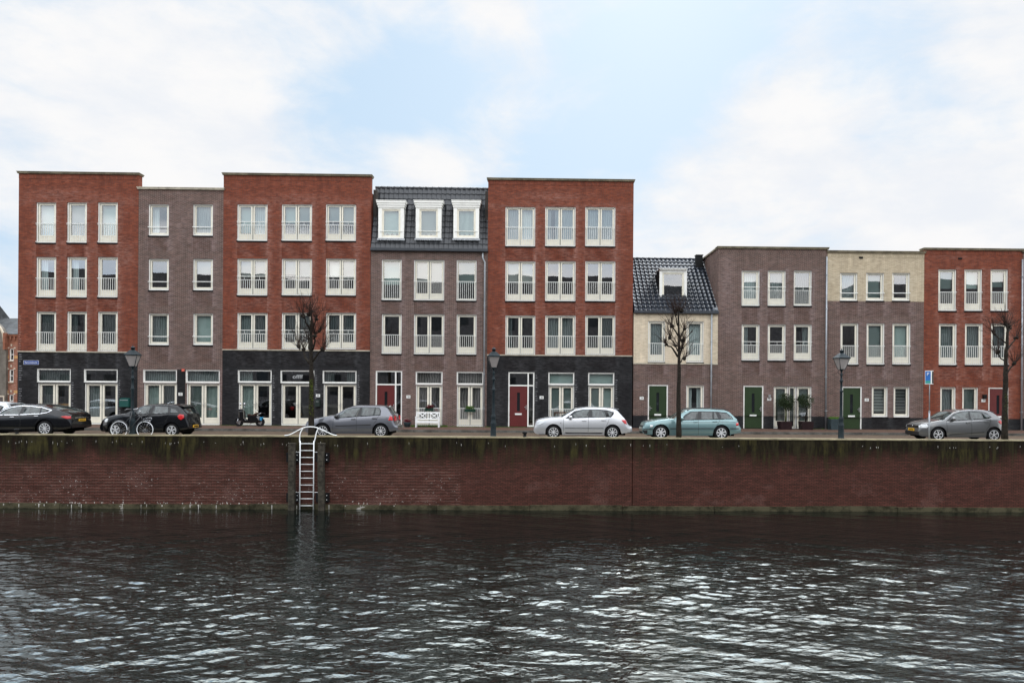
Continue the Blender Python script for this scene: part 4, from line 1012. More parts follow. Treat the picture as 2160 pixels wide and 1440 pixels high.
    for (p, mk) in handles:
        hx_, hz = t(p); y = Yc - yside(hx_, hz)
        MB().tube([(X0 + hx_ - .10, y - .002, hz), (X0 + hx_ - .07, y - .035, hz + .01), (X0 + hx_ + .07, y - .035, hz + .01), (X0 + hx_ + .10, y - .002, hz)], .016, 8).build('door_handle', M[mk] if isinstance(mk, str) else mk, root)
    if mirror:
        for s_ in (-1, 1):
            hx_, hz = t(mirror[0]); y = Yc + s_ * (yside(hx_, hz) + .11); mb = MB(); pr = [(.04, -.10), (.07, -.06), (.082, 0), (.07, .06), (.03, .10)]
            vs = []
            for (rr_, dy_) in pr:
                for k in range(10): a_ = 2 * math.pi * k / 10; vs.append((X0 + hx_ + rr_ * 1.1 * math.cos(a_), y + dy_, hz + rr_ * math.sin(a_)))
            mb.add(vs, [(i * 10 + k, i * 10 + (k + 1) % 10, (i + 1) * 10 + (k + 1) % 10, (i + 1) * 10 + k) for i in range(4) for k in range(10)] + [tuple(range(10)), tuple(range(40, 50))], 0, True)
            mb.build('wing_mirror', M[mirror[1]] if isinstance(mirror[1], str) else mirror[1], root)
    # wheels
    ns, sw = rimstyle[:2]
    for cx_ in (0, wb):
        for s_ in (-1, 1):
            yo = Yc + s_ * (W2 - .045); yi = yo - s_ * .20; cz = r
            tr_ = MB(); prof = [(r * .68, yi), (r * .94, yi), (r, yi + (yo - yi) * .15), (r, yi + (yo - yi) * .85), (r * .95, yo), (r * .70, yo + s_ * .004), (r * .66, yo - s_ * .02)]
            vs = [(X0 + cx_ + rr_ * math.cos(2 * math.pi * k / 32), yy, cz + rr_ * math.sin(2 * math.pi * k / 32)) for (rr_, yy) in prof for k in range(32)]
            tr_.add(vs, [(i * 32 + k, i * 32 + (k + 1) % 32, (i + 1) * 32 + (k + 1) % 32, (i + 1) * 32 + k) for i in range(len(prof) - 1) for k in range(32)], 0, True)
            tr_.disc_y(X0 + cx_, yo - s_ * .11, cz, .0, r * .7, -.004, .004, 24)
            wh = tr_.build('wheel', M['tyre'], root)
            rm = MB(); rr_ = r * .67; ya, yb = (yo - .012, yo + .02) if s_ < 0 else (yo - .02, yo + .012)
            rm.disc_y(X0 + cx_, 0, cz, rr_ * .91, rr_ * 1.0, ya, yb, 32); rm.disc_y(X0 + cx_, 0, cz, 0, rr_ * .2, ya, yb, 16)
            sty = rimstyle[2] if len(rimstyle) > 2 else 'straight'
            for k in range(ns):
                a_ = 2 * math.pi * k / ns + .3 + cx_
                for (da, ww) in (((-.13, sw * .8), (.13, sw * .8)) if sty == 'split' else ((0, sw),)):
                    p0 = Vector((math.cos(a_ + da * .3), 0, math.sin(a_ + da * .3))) * rr_ * .15; p1 = Vector((math.cos(a_ + da * 1.6), 0, math.sin(a_ + da * 1.6))) * rr_ * .95
                    d = (p1 - p0).normalized(); pn = Vector((-d.z, 0, d.x)); w0, w1 = ww * (.7 if sty != 'wide' else 1.0), ww * (1.1 if sty != 'wide' else 1.5)
                    c_ = Vector((X0 + cx_, 0, cz)); ring_ = [p0 + pn * w0, p0 - pn * w0, p1 - pn * w1, p1 + pn * w1]
                    rm.add([(c_ + q_) + Vector((0, yy, 0)) for yy in (ya + .003, yb - .003) for q_ in ring_], [(0, 1, 2, 3), (4, 5, 6, 7), (0, 1, 5, 4), (1, 2, 6, 5), (2, 3, 7, 6), (3, 0, 4, 7)])
            rm.build('rim', M[rimm], wh)
    ub = MB(); ub.box(X0 + xs0 + .25, X0 + xs1 - .3, Yc - W2 * .84 + .12, Yc + W2 * .84 - .12, sill - .02, .62)
    for cx_ in (0, wb):                                                # wheel housings
        for s_ in (-1, 1):
            vs = []; 
            for k in range(17):
                a_ = math.pi * k / 16; 
                for yy in (Yc + s_ * (W2 * .96 - .03), Yc + s_ * (W2 - .34)): vs.append((X0 + cx_ + (arch + .004) * math.cos(a_), yy, r + (arch + .004) * math.sin(a_)))
            ub.add(vs, [(2 * k, 2 * k + 1, 2 * k + 3, 2 * k + 2) for k in range(16)])
    ub.build('underbody', M['underbody'], root)
    # ends: number plate, lamps across the end
    if plate:
        xe = X0 + (xs1 + .005 if plate == 'rear' else xs0 - .025)
        o = MB().box(xe, xe + .02, Yc - .26, Yc + .26, plate_z, plate_z + .11).build('number_plate', M['plate_yellow'], root)
    if rear_lamp:
        z0_, z1_, dep = rear_lamp
        for s_ in (-1, 1):
            o = MB(); y0_, y1_ = sorted((Yc + s_ * W2 * .52, Yc + s_ * W2 * .80)); o.box(X0 + xs1 - dep, X0 + xs1 - dep + .05, y0_, y1_, z0_, z1_); o.build('rear_lamp', M['lamp_red'], root)
    if spoiler:
        sp = tl(spoiler); mb = MB(); (xa_, za_), (xb_, zb_) = sp; h = yside(xa_, za_) - .02
        mb.add([(X0 + xa_, Yc - h, za_), (X0 + xb_, Yc - h * .96, zb_), (X0 + xb_, Yc + h * .96, zb_), (X0 + xa_, Yc + h, za_), (X0 + xa_, Yc - h, za_ + .045), (X0 + xb_, Yc - h * .96, zb_ + .022), (X0 + xb_, Yc + h * .96, zb_ + .022), (X0 + xa_, Yc + h, za_ + .045)],
               [(0, 1, 2, 3), (4, 5, 6, 7), (0, 1, 5, 4), (1, 2, 6, 5), (2, 3, 7, 6)]); mb.build('spoiler', body_m, root)
    if rails:
        for s_ in (-1, 1):
            pts = [(X0 + x, Yc + s_ * (yside(x, z - .05) - .03), z) for (x, z) in tl(rails)]; MB().tube(pts, .018, 6).build('roof_rail', M['trim_black'], root)
    for f_ in extras: f_(root, body, X0, Yc, W2, t, yside, patch, tl)
    return root
def wx(px, py, Y=CARY): return PX(px, py, Y)
# grey hatchback (third from the left)
def e_golf(root, body, X0, Yc, W2, t, ys, patch, tl):
    pass
grey = paint('paint_grey', (.13, .135, .155), .6)
car('parked_car', 'mid-grey hatchback with a red tail light, parked just right of the quay ladder', 'car', (372, 793, 454, wx(679.4, 908), CARY), 2.578, 1.76, .315, .86, .74, grey,
    hood=[(-20, 520), (40, 465), (200, 425), (430, 378), (560, 352)], belt=[(600, 385), (700, 385), (1060, 355), (1520, 333), (1720, 330), (1765, 350), (1800, 470), (1822, 560)],
    roof=[(560, 372), (620, 335), (800, 222), (960, 168), (1150, 148), (1400, 150), (1600, 163), (1655, 182), (1765, 345)],
    dlo=[(605, 392), (640, 345), (800, 240), (950, 183), (1150, 170), (1420, 170), (1505, 180), (1538, 240), (1532, 330), (1060, 364), (700, 395)],
    wins=[[(700, 382), (700, 325), (820, 240), (960, 195), (1115, 182), (1055, 358)], [(1130, 350), (1160, 182), (1412, 180), (1390, 335)], [(1410, 335), (1435, 182), (1498, 190), (1526, 242), (1518, 326)]],
    seams=[[(590, 390), (585, 640)], [(1058, 366), (1056, 650)], [(1500, 340), (1400, 530), (1370, 600)]],
    strips=[([(640, 545), (1345, 512), (1345, 528), (640, 560)], 'trim_black', 'side_moulding')],
    handles=[((995, 418), 'trim_black'), ((1412, 398), 'trim_black')], mirror=((652, 362), 'trim_black'), tails=[[(1690, 432), (1722, 345), (1762, 352), (1786, 432)]],
    rimstyle=(10, .012), rear_lamp=(.77, .98, .16), ws=(575, 940), rw=(1668, 1762), spoiler=[(1620, 166), (1690, 176)], bump=.50)
# silver hatchback
silver = paint('paint_silver', (.50, .51, .53), .55)
car('parked_car', 'bright silver hatchback with a small roof spoiler, parked beside the red door', 'car', (530, 784, 431, wx(1167.7, 911), CARY), 2.64, 1.745, .315, .89, .90, silver,
    hood=[(145, 560), (165, 480), (220, 432), (400, 388), (600, 376), (690, 366)], belt=[(755, 382), (900, 374), (1200, 362), (1640, 352), (1850, 378), (1925, 395), (1965, 490), (2025, 550)],
    roof=[(650, 392), (940, 218), (1080, 188), (1200, 177), (1500, 182), (1700, 203), (1750, 215), (1900, 385)],
    dlo=[(755, 384), (930, 243), (1100, 207), (1350, 203), (1560, 216), (1700, 256), (1690, 300), (1640, 354), (1200, 364), (900, 376)],
    wins=[[(905, 368), (905, 305), (1000, 248), (1100, 218), (1225, 212), (1195, 360)], [(1262, 355), (1275, 214), (1490, 226), (1550, 345), (1520, 350)], [(1565, 238), (1688, 266), (1640, 340), (1605, 345)]],
    seams=[[(722, 385), (722, 640)], [(1202, 366), (1196, 640)], [(1602, 384), (1590, 430), (1520, 580)]],
    strips=[([(745, 648), (1490, 648), (1455, 668), (770, 668)], 'trim_black', 'sill_strip'), ([(750, 562), (1490, 562), (1490, 568), (750, 568)], 'rim_dark', 'side_moulding'), ([(655, 467), (678, 467), (678, 476), (655, 476)], 'trim_black', 'indicator')],
    handles=[((1120, 428), silver), ((1495, 416), silver)], mirror=((855, 358), silver), tails=[[(1835, 405), (1925, 405), (1950, 490), (1900, 478)]],
    heads=[[(215, 512), (270, 468), (360, 452), (330, 482), (255, 515)]], rimstyle=(9, .016), spoiler=[(1690, 200), (1800, 203)], ws=(665, 930), rw=(1752, 1890), bump=.58, tumble=.36, seam_m='rim_dark')
# turquoise estate
teal = paint('paint_teal', (.16, .26, .27), .55)
def e_bmw(root, body, X0, Yc, W2, t, ys, patch, tl):
    a, z = t((1800, 540)); 
    mb = MB(); xe = X0 - .80
    for s_ in (-1, 1): mb.box(xe + .02, xe + .08, *sorted((Yc + s_ * .08, Yc + s_ * .30)), .50, .62)
    mb.build('grille', M['trim_black'], root)
car('parked_car', 'pale turquoise estate car with black roof rails, parked behind the middle bare tree', 'car', (465, 807, 441, wx(1394.5, 911.5), CARY), 2.725, 1.74, .325, .80, .93, teal,
    hood=[(105, 600), (120, 520), (170, 482), (300, 452), (500, 420), (640, 408), (740, 400)], belt=[(800, 412), (900, 412), (1500, 405), (1900, 402), (2000, 412), (2015, 440), (2060, 560)],
    roof=[(690, 424), (960, 240), (1060, 218), (1150, 208), (1500, 208), (1750, 224), (1840, 255), (1985, 400)],
    dlo=[(850, 417), (950, 312), (1060, 247), (1300, 237), (1600, 242), (1780, 262), (1880, 340), (1908, 396), (1500, 403), (900, 418)],
    wins=[[(905, 405), (960, 330), (1060, 262), (1215, 252), (1180, 402)], [(1265, 400), (1278, 252), (1510, 252), (1500, 396)], [(1525, 394), (1532, 257), (1560, 262), (1610, 390)], [(1662, 390), (1632, 267), (1780, 285), (1850, 342), (1890, 386)]],
    seams=[[(640, 480), (640, 690)], [(1208, 412), (1205, 700)], [(1640, 408), (1600, 470), (1530, 590)], [(770, 455), (1950, 445)]],
    strips=[([(650, 575), (1510, 568), (1510, 580), (650, 590)], 'trim_black', 'side_moulding'), ([(1832, 566), (2030, 566), (2030, 582), (1832, 582)], 'trim_black', 'bumper_strip'), ([(130, 594), (330, 594), (330, 606), (130, 606)], 'trim_black', 'bumper_strip'),
            ([(110, 620), (200, 620), (200, 690), (150, 690)], 'trim_black', 'air_intake')],
    handles=[((1155, 452), teal), ((1535, 442), teal)], mirror=((872, 384), teal), tails=[[(1955, 520), (1965, 465), (2015, 462), (2018, 522)]], heads=[[(248, 562), (258, 512), (312, 520), (300, 560)]],
    rimstyle=(7, .022, 'wide'), rails=[(1000, 222), (1060, 192), (1400, 184), (1750, 200), (1820, 222)], ws=(710, 945), rw=(1850, 1975), extras=(e_bmw,), bump=.55, tumble=.36)
# dark grey hatchback, right
dgrey = paint('paint_dark_grey', (.14, .142, .145), .6)
def e_polo(root, body, X0, Yc, W2, t, ys, patch, tl):
    xe = X0 - .80
    MB().box(xe + .03, xe + .09, Yc - .52, Yc + .52, .60, .70).build('grille', M['trim_black'], root)
    MB().box(xe - .005, xe + .06, Yc - .60, Yc + .60, .26, .42).build('air_intake', M['trim_black'], root)
    p = MB().tube([(xe + .02, Yc + .001, .66), (xe + .028, Yc + .001, .66)], .05, 12); p.build('badge', M['chrome'], root)
    for s_ in (-1, 1): MB().box(xe + .08, xe + .16, *sorted((Yc + s_ * .50, Yc + s_ * .66)), .61, .70).build('headlight', M['lamp_clear'], root)
    mb = MB()
    for k in range(6): mb.box(xe - .032, xe - .026, Yc - .2 + k * .07, Yc - .17 + k * .07, .475, .535)
    mb.build('plate_marks', M['ink'], root)
car('parked_car', 'dark grey hatchback with a yellow front plate, parked behind the parking sign', 'car', (668, 759, 383, wx(1980.4, 916.5), CARY), 2.548, 1.75, .315, .80, .63, dgrey,
    hood=[(350, 560), (375, 500), (450, 460), (600, 425), (730, 402)], belt=[(810, 402), (960, 400), (1100, 390), (1560, 356), (1700, 352), (1795, 368), (1840, 450), (1880, 560)],
    roof=[(730, 425), (800, 375), (960, 270), (1080, 232), (1300, 215), (1500, 222), (1600, 240), (1660, 268), (1795, 375)],
    dlo=[(810, 402), (950, 292), (1080, 246), (1300, 236), (1500, 250), (1612, 330), (1560, 356), (1100, 392), (950, 402)],
    wins=[[(900, 392), (900, 335), (1000, 280), (1100, 252), (1222, 246), (1215, 378)], [(1242, 376), (1248, 246), (1490, 258), (1596, 330), (1560, 350)]],
    seams=[[(810, 405), (820, 600)], [(1245, 380), (1245, 640)], [(1590, 360), (1560, 470), (1500, 560)], [(800, 445), (1700, 400)]], strips=[([(860, 632), (1460, 590), (1460, 598), (860, 642)], 'rim_dark', 'door_crease')],
    handles=[((1190, 437), dgrey), ((1518, 415), dgrey)], mirror=((925, 366), dgrey), tails=[[(1712, 405), (1770, 385), (1795, 445), (1760, 455)]], heads=[[(372, 530), (378, 490), (480, 462), (500, 500), (480, 530)]],
    rimstyle=(5, .014, 'split'), plate='front', plate_z=.45, ws=(745, 960), rw=(1672, 1785), extras=(e_polo,), bump=.52, spoiler=[(1590, 240), (1690, 262)])
# black hatchback behind the bicycle
black = mat('paint_black', (.004, .0045, .006), .14, 0, coat=.45, spec=.25)
def e_blk(root, body, X0, Yc, W2, t, ys, patch, tl):
    mb = MB()
    for k in range(6): mb.box(X0 + 2.47 + .71 + .008, X0 + 2.47 + .71 + .032, Yc - .2 + k * .07, Yc - .17 + k * .07, .425, .485)
    mb.build('plate_marks', M['ink'], root)
car('parked_car', 'small black hatchback with a bright red tail light, parked behind the bicycle', 'car', (390, 970, 449, wx(241.5, 906), CARY), 2.47, 1.68, .30, .80, .70, black,
    hood=[(60, 700), (100, 640), (200, 590), (330, 560), (480, 535), (560, 520)], belt=[(600, 525), (700, 522), (1000, 518), (1400, 502), (1680, 508), (1750, 520), (1790, 600), (1808, 670)],
    roof=[(540, 540), (600, 510), (800, 400), (950, 352), (1200, 337), (1500, 345), (1600, 362), (1650, 392), (1775, 545)],
    dlo=[(700, 528), (800, 425), (920, 366), (1200, 352), (1440, 358), (1600, 400), (1660, 500), (1400, 508), (1000, 524)],
    wins=[[(790, 520), (830, 425), (920, 372), (1085, 366), (1040, 512)], [(1110, 508), (1150, 366), (1400, 371), (1422, 498)], [(1462, 494), (1468, 405), (1560, 425), (1625, 498)]],
    seams=[[(720, 530), (720, 790)], [(1075, 520), (1075, 800)], [(1440, 505), (1420, 600), (1360, 700)]],
    handles=[((985, 560), black), ((1370, 548), black)], mirror=((770, 505), black), tails=[[(1612, 560), (1650, 517), (1722, 530), (1732, 590), (1682, 632), (1640, 612)]], heads=[[(165, 645), (215, 610), (255, 622), (235, 680), (180, 690)]],
    rimstyle=(5, .020, 'split'), plate='rear', plate_z=.40, rear_lamp=(.78, .94, .18), ws=(560, 930), rw=(1662, 1765), spoiler=[(1590, 362), (1700, 378)], extras=(e_blk,), bump=.46, seam_m='rim_dark')
# black saloon at the left edge
def e_tes(root, body, X0, Yc, W2, t, ys, patch, tl):
    ch = MB(); q = tl([(-140, 570), (0, 522), (60, 468), (200, 412), (400, 384), (600, 388), (850, 412), (1080, 472), (1000, 520), (850, 548), (400, 572), (60, 578), (-140, 580)])
    for a, b in zip(q, q[1:]):
        d = Vector((b[0] - a[0], b[1] - a[1])); d.normalize(); nx, nz = -d.y * .013, d.x * .013
        patch([(a[0] - nx, a[1] - nz), (b[0] - nx, b[1] - nz), (b[0] + nx, b[1] + nz), (a[0] + nx, a[1] + nz)], .014, (-1, 1), ch)
    ch.build('chrome_trim', M['chrome'], root)
    xe = X0 + 2.96 + 1.08
    MB().box(xe - .01, xe + .012, Yc - .55, Yc + .55, .80, .82).build('chrome_bar', M['chrome'], root)
    mb = MB()
    for k in range(6): mb.box(xe + .008, xe + .032, Yc - .2 + k * .07, Yc - .17 + k * .07, .665, .725)
    mb.build('plate_marks', M['ink'], root)
Xt = wx(93.1, 904.6) - 2.96
car('parked_car', 'large black saloon with chrome-edged side windows at the left edge', 'car', (958 - 2.96 * 488, 1030, 488, Xt, CARY - .02), 2.96, 1.96, .345, .93, 1.08, black,
    hood=[(-960, 800), (-900, 700), (-700, 640), (-400, 600), (-250, 585)], belt=[(-200, 590), (60, 585), (400, 572), (850, 548), (1000, 540), (1300, 560), (1420, 585), (1500, 610)],
    roof=[(-300, 610), (-50, 500), (60, 445), (200, 392), (400, 365), (600, 362), (800, 378), (1000, 420), (1200, 470), (1400, 540), (1470, 590)],
    dlo=[(-140, 575), (0, 526), (60, 472), (200, 414), (400, 386), (600, 390), (850, 414), (1078, 474), (1000, 518), (850, 546), (400, 570), (60, 578)],
    wins=[[(-60, 565), (20, 520), (100, 465), (220, 420), (425, 395), (405, 560), (100, 572)], [(470, 556), (510, 396), (700, 400), (830, 420), (835, 545)], [(855, 542), (860, 430), (1010, 470), (960, 520)]],
    seams=[[(455, 575), (450, 860)], [(850, 552), (860, 640), (770, 760)], [(-150, 600), (-150, 850)]],
    strips=[([(-700, 865), (750, 865), (700, 885), (-700, 885)], 'rim_dark', 'sill_strip')],
    handles=[((268, 625), 'chrome'), ((780, 600), 'chrome')], rimstyle=(10, .015), plate='rear', plate_z=.64, rear_lamp=(.72, .85, .16), tails=[[(1290, 605), (1380, 588), (1460, 600), (1470, 650), (1400, 655)]],
    ws=(-290, 60), rw=(1010, 1440), extras=(e_tes,), bump=.60, seam_m='rim_dark', tumble=.50)
# pale car beyond it
pale = paint('paint_pale', (.52, .56, .58), .4)
fx_ = 1668; X0_ = PX(36, 880, 36.4) - (2.64 + .80)
car('parked_car', 'pale silver car beyond the black saloon, only its roof showing', 'car', (530, 784, 431, X0_, 36.4), 2.64, 1.745, .315, .89, .90, pale,
    hood=[(145, 560), (165, 480), (220, 432), (400, 388), (600, 376), (690, 366)], belt=[(755, 382), (900, 374), (1200, 362), (1640, 352), (1850, 378), (1925, 395), (1965, 490), (2025, 550)],
    roof=[(650, 392), (940, 218), (1080, 188), (1200, 177), (1500, 182), (1700, 203), (1750, 215), (1900, 385)],
    dlo=[(755, 384), (930, 243), (1100, 207), (1350, 203), (1560, 216), (1700, 256), (1690, 300), (1640, 354), (1200, 364), (900, 376)],
    wins=[[(905, 368), (905, 305), (1000, 248), (1100, 218), (1225, 212), (1195, 360)], [(1262, 355), (1275, 214), (1490, 226), (1550, 345), (1520, 350)], [(1565, 238), (1688, 266), (1640, 340), (1605, 345)]],
    rimstyle=(9, .016), ws=(665, 930), rw=(1752, 1890), bump=.58, tumble=.36)

# ------------------------------------------------------------------ street lamps
mat('lamp_green', (.014, .022, .026), .5, spec=.2, vary=.25, vscale=8)
def lamp(px, label):
    Y = 33.35; x = PX(px, 850, Y); zt = PZ(px, 728, Y) if px < 600 else PZ(px, 731 if px < 1200 else 735, Y)
    rt_ = empty('street_lamp', (x, Y, 0)); tag(rt_, label, 'street lamp', 'green lantern street lamps along the quay')
    H = zt
    MB().lathe([(.17, 0), (.17, .10), (.145, .14), (.125, .20), (.12, .62), (.13, .70), (.125, .75), (.10, .80), (.10, .95), (.115, 1.0), (.09, 1.06), (.068, 1.12), (.062, 1.5), (.06, H - 1.95), (.075, H - 1.92), (.075, H - 1.86), (.052, H - 1.84),
               (.045, H - 1.5), (.075, H - 1.46), (.085, H - 1.42), (.05, H - 1.38), (.04, H - 1.22), (.065, H - 1.17), (.045, H - 1.12), (.03, H - 1.06), (.055, H - .98), (.09, H - .93)], x, Y, 14).build('post', M['lamp_green'], rt_)
    mb = MB()
    for s_ in (-1, 1): mb.tube([(x, Y, H - 1.15), (x + s_ * .13, Y, H - 1.1), (x + s_ * .17, Y, H - 1.02), (x + s_ * .11, Y, H - .97)], .012, 6)
    zb, ze = H - .92, H - .42; rb, re = .125, .275
    for k in range(4):
        a_ = R(45 + 90 * k + 8); c0 = Vector((x + math.cos(a_) * rb * 1.3, Y + math.sin(a_) * rb * 1.3, zb)); c1 = Vector((x + math.cos(a_) * re * 1.3, Y + math.sin(a_) * re * 1.3, ze)); mb.tube([c0, c1], .013, 6)
    mb.lathe([(rb * 1.3, zb - .02), (rb * 1.35, zb + .01)], x, Y, 4, rot=R(53), smooth=False); mb.build('lantern_frame', M['lamp_green'], rt_)
    g = MB(); q = [[Vector((x + math.cos(R(53 + 90 * k)) * rr_ * 1.28, Y + math.sin(R(53 + 90 * k)) * rr_ * 1.28, z)) for k in range(4)] for (rr_, z) in ((rb, zb + .012), (re, ze - .005))]
    for k in range(4): g.quad(q[0][k], q[0][(k + 1) % 4], q[1][(k + 1) % 4], q[1][k])
    g.build('glass', M['lamp_glass'], rt_)
    MB().lathe([(.03, zb + .01), (.05, zb + .1), (.07, ze - .12), (.05, ze)], x, Y, 10).build('burner', M['net_light'], rt_)
    MB().lathe([(re * 1.42, ze - .02), (re * 1.45, ze + .01), (re * 1.05, ze + .09), (.17, ze + .18), (.09, ze + .22)], x, Y, 4, rot=R(53), smooth=False).lathe([(.075, ze + .215), (.075, ze + .29), (.10, ze + .30), (.10, ze + .325), (.06, ze + .35), (.02, ze + .37), (.025, ze + .39), (.012, H)], x, Y, 10).build('hood', M['lamp_green'], rt_)
lamp(279.5, 'dark green lantern street lamp with the bicycle leaning on it'); lamp(1041, 'dark green lantern street lamp between the white bench and the silver hatchback'); lamp(1774.5, 'dark green lantern street lamp in front of a green door and a planter')

# ------------------------------------------------------------------ trees
mat('bark', (.022, .018, .014), .9, vary=.5, bump=1.0, vscale=12); mat('twig', (.030, .018, .014), .8); mat('moss', (.06, .075, .015), .95, vary=.5, vscale=14)
def tree(px0, py0, trunk, limbs, knuckles, rad, label, seed, moss=None, tw=1.0):
    """trunk/limbs as pixel polylines at the tree's own depth, with small depth offsets"""
    rnd = random.Random(seed); Y = 33.3; S = 1600 / Y
    pt = lambda x, y, d=0: P(x, y, Y) + Vector((0, d, 0))
    b0 = pt(px0, py0); o = empty('bare_tree', (b0.x, Y, 0)); tag(o, label, 'tree', 'pollarded bare trees along the quay')
    tp = [pt(*q) for q in trunk]; tp[0].z = 0; n = len(tp); fine = []
    for i in range(n - 1):
        for k in range(4):
            q = tp[i].lerp(tp[i + 1], k / 4); fine.append(q + Vector((rnd.uniform(-.012, .012), rnd.uniform(-.012, .012), 0)))
    fine.append(tp[-1]); m_ = len(fine)
    MB().tube(fine, [rad * (1.12 if i < 2 else 1) * (1 - .72 * (i / (m_ - 1)) ** 1.2) * rnd.uniform(.94, 1.06) for i in range(m_)], 10).build('trunk', M['bark'], o)
    cr = MB(); ends = []
    for (q, r0) in limbs:
        d = [rnd.uniform(-.05, .05)]; dd = rnd.uniform(-.5, .5); pts = [pt(x, y, dd * i / max(1, len(q) - 1)) for i, (x, y) in enumerate(q)]
        f2 = []
        for i in range(len(pts) - 1):
            for k in range(3): f2.append(pts[i].lerp(pts[i + 1], k / 3) + Vector((rnd.uniform(-.02, .02), rnd.uniform(-.02, .02), rnd.uniform(-.02, .02))))
        f2.append(pts[-1]); cr.tube(f2, [r0 * (1 - .5 * i / (len(f2) - 1)) for i in range(len(f2))], 7); ends.append((pts[-1], (pts[-1] - pts[0]).normalized()))
    for (x, y, s_) in knuckles: ends.append((pt(x, y, rnd.uniform(-.25, .25)), None))
    tmb = MB()
    for (e, d) in ends:
        rk = rnd.uniform(.055, .09)
        for k in range(5): c_ = e + Vector([rnd.uniform(-.05, .05) for _ in range(3)]); cr.tube([c_ - Vector((0, 0, rk * .7)), c_, c_ + Vector((0, 0, rk * .7))], [rk * .4, rk, rk * .4], 6)
        for k in range(rnd.randint(17, 25)):
            a_ = rnd.uniform(0, 6.28); el = rnd.uniform(-.25, 1.3) if d is None or d.z > .2 else rnd.uniform(-.3, 1.1); v = Vector((math.cos(a_) * math.cos(el), math.sin(a_) * math.cos(el) * .8, math.sin(el)))
            if d is not None: v = (v + d * .9).normalized()
            ln = rnd.uniform(.35, 1.15) * tw; p = e.copy(); pts = [p.copy()]
            for j in range(5):
                v = (v + Vector((rnd.uniform(-.16, .16), rnd.uniform(-.16, .16), rnd.uniform(.0, .20)))).normalized(); p = p + v * ln / 5; pts.append(p.copy())
                if j in (1, 2, 3) and rnd.random() < .35:
                    v2 = (v + Vector([rnd.uniform(-.7, .7) for _ in range(3)])).normalized(); tmb.tube([p, p + v2 * ln * .18, p + (v2 + Vector((0, 0, .4))) * ln * .3], [.007, .006, .003], 4, cap=False)
            tmb.tube(pts, [.010, .008, .007, .006, .005, .0035], 4, cap=False)
    cr.build('limbs', M['bark'], o); tmb.build('crown', M['twig'], o)
    if moss:
        mm = MB()
        for (y0, y1, w_) in moss:
            zt, zb = PZ(px0, y0, Y), PZ(px0, y1, Y)
            for k in range(90):
                z = rnd.uniform(zb, zt); a_ = rnd.uniform(-2.2, -.6); rr_ = rad * .80 + rnd.uniform(0, .012); c_ = Vector((b0.x + math.cos(a_) * rr_, Y + math.sin(a_) * rr_, z))
                # the trunk leans a little: follow it
                c_.x += interp([(q.z, q.x) for q in tp], z) - b0.x
                s_ = rnd.uniform(.01, .03); mm.tube([c_ - Vector((0, 0, s_)), c_, c_ + Vector((0, 0, s_))], [.004, s_ * .8, .004], 5)
        mm.build('moss', M['moss'], o)
tree(656.5, 917, [(656.5, 917), (657, 870), (657, 800), (657, 762), (656, 700), (656.5, 655)],
     [([(655, 768), (640, 752), (634, 737)], .06), ([(658, 762), (672, 745), (683, 737)], .055), ([(653, 738), (648, 720), (645, 714)], .05), ([(659, 738), (666, 720), (668, 708)], .05),
      ([(655, 698), (648, 680), (644, 668)], .045), ([(658, 700), (664, 685), (669, 673)], .045), ([(632, 738), (630, 733), (629, 731)], .03), ([(660, 715), (668, 702), (673, 698)], .03)],
     [(657, 657, 1), (652, 662, 1)], .138, 'bare pollarded tree with a mossy trunk, in front of the offff shop windows', 11, moss=[(800, 830, 1), (830, 880, 1)])
tree(1431.5, 920, [(1431.5, 920), (1431.5, 850), (1432.5, 780), (1432, 720), (1431, 655)],
     [([(1430, 752), (1418, 735), (1404, 727)], .05), ([(1433, 750), (1440, 735), (1443, 718)], .05), ([(1430, 708), (1422, 695), (1418, 688)], .04), ([(1433, 720), (1440, 700), (1444, 695)], .045),
      ([(1431, 690), (1425, 675), (1422, 665)], .035), ([(1433, 768), (1440, 757), (1446, 755)], .035), ([(1430, 740), (1420, 722), (1414, 712)], .03)],
     [(1430, 654, 1), (1436, 655, 1), (1428, 730, 1), (1437, 735, 1)], .112, 'bare pollarded tree with a slim straight trunk, in front of the turquoise estate car', 23, tw=.85)
tree(2119, 924, [(2119, 924), (2119.5, 860), (2121, 800), (2121, 780), (2123, 740), (2125, 700), (2124, 683)],
     [([(2122, 792), (2132, 780), (2145, 766)], .05), ([(2123, 740), (2138, 728), (2156, 712)], .045), ([(2124, 725), (2112, 712), (2108, 703)], .035), ([(2122, 765), (2114, 755), (2110, 742)], .035), ([(2124, 705), (2136, 695), (2142, 690)], .03)],
     [(2124, 683, 1), (2128, 687, 1)], .132, 'bare pollarded tree at the right edge, in front of the red door', 37, moss=[(830, 900, 1)], tw=.9)

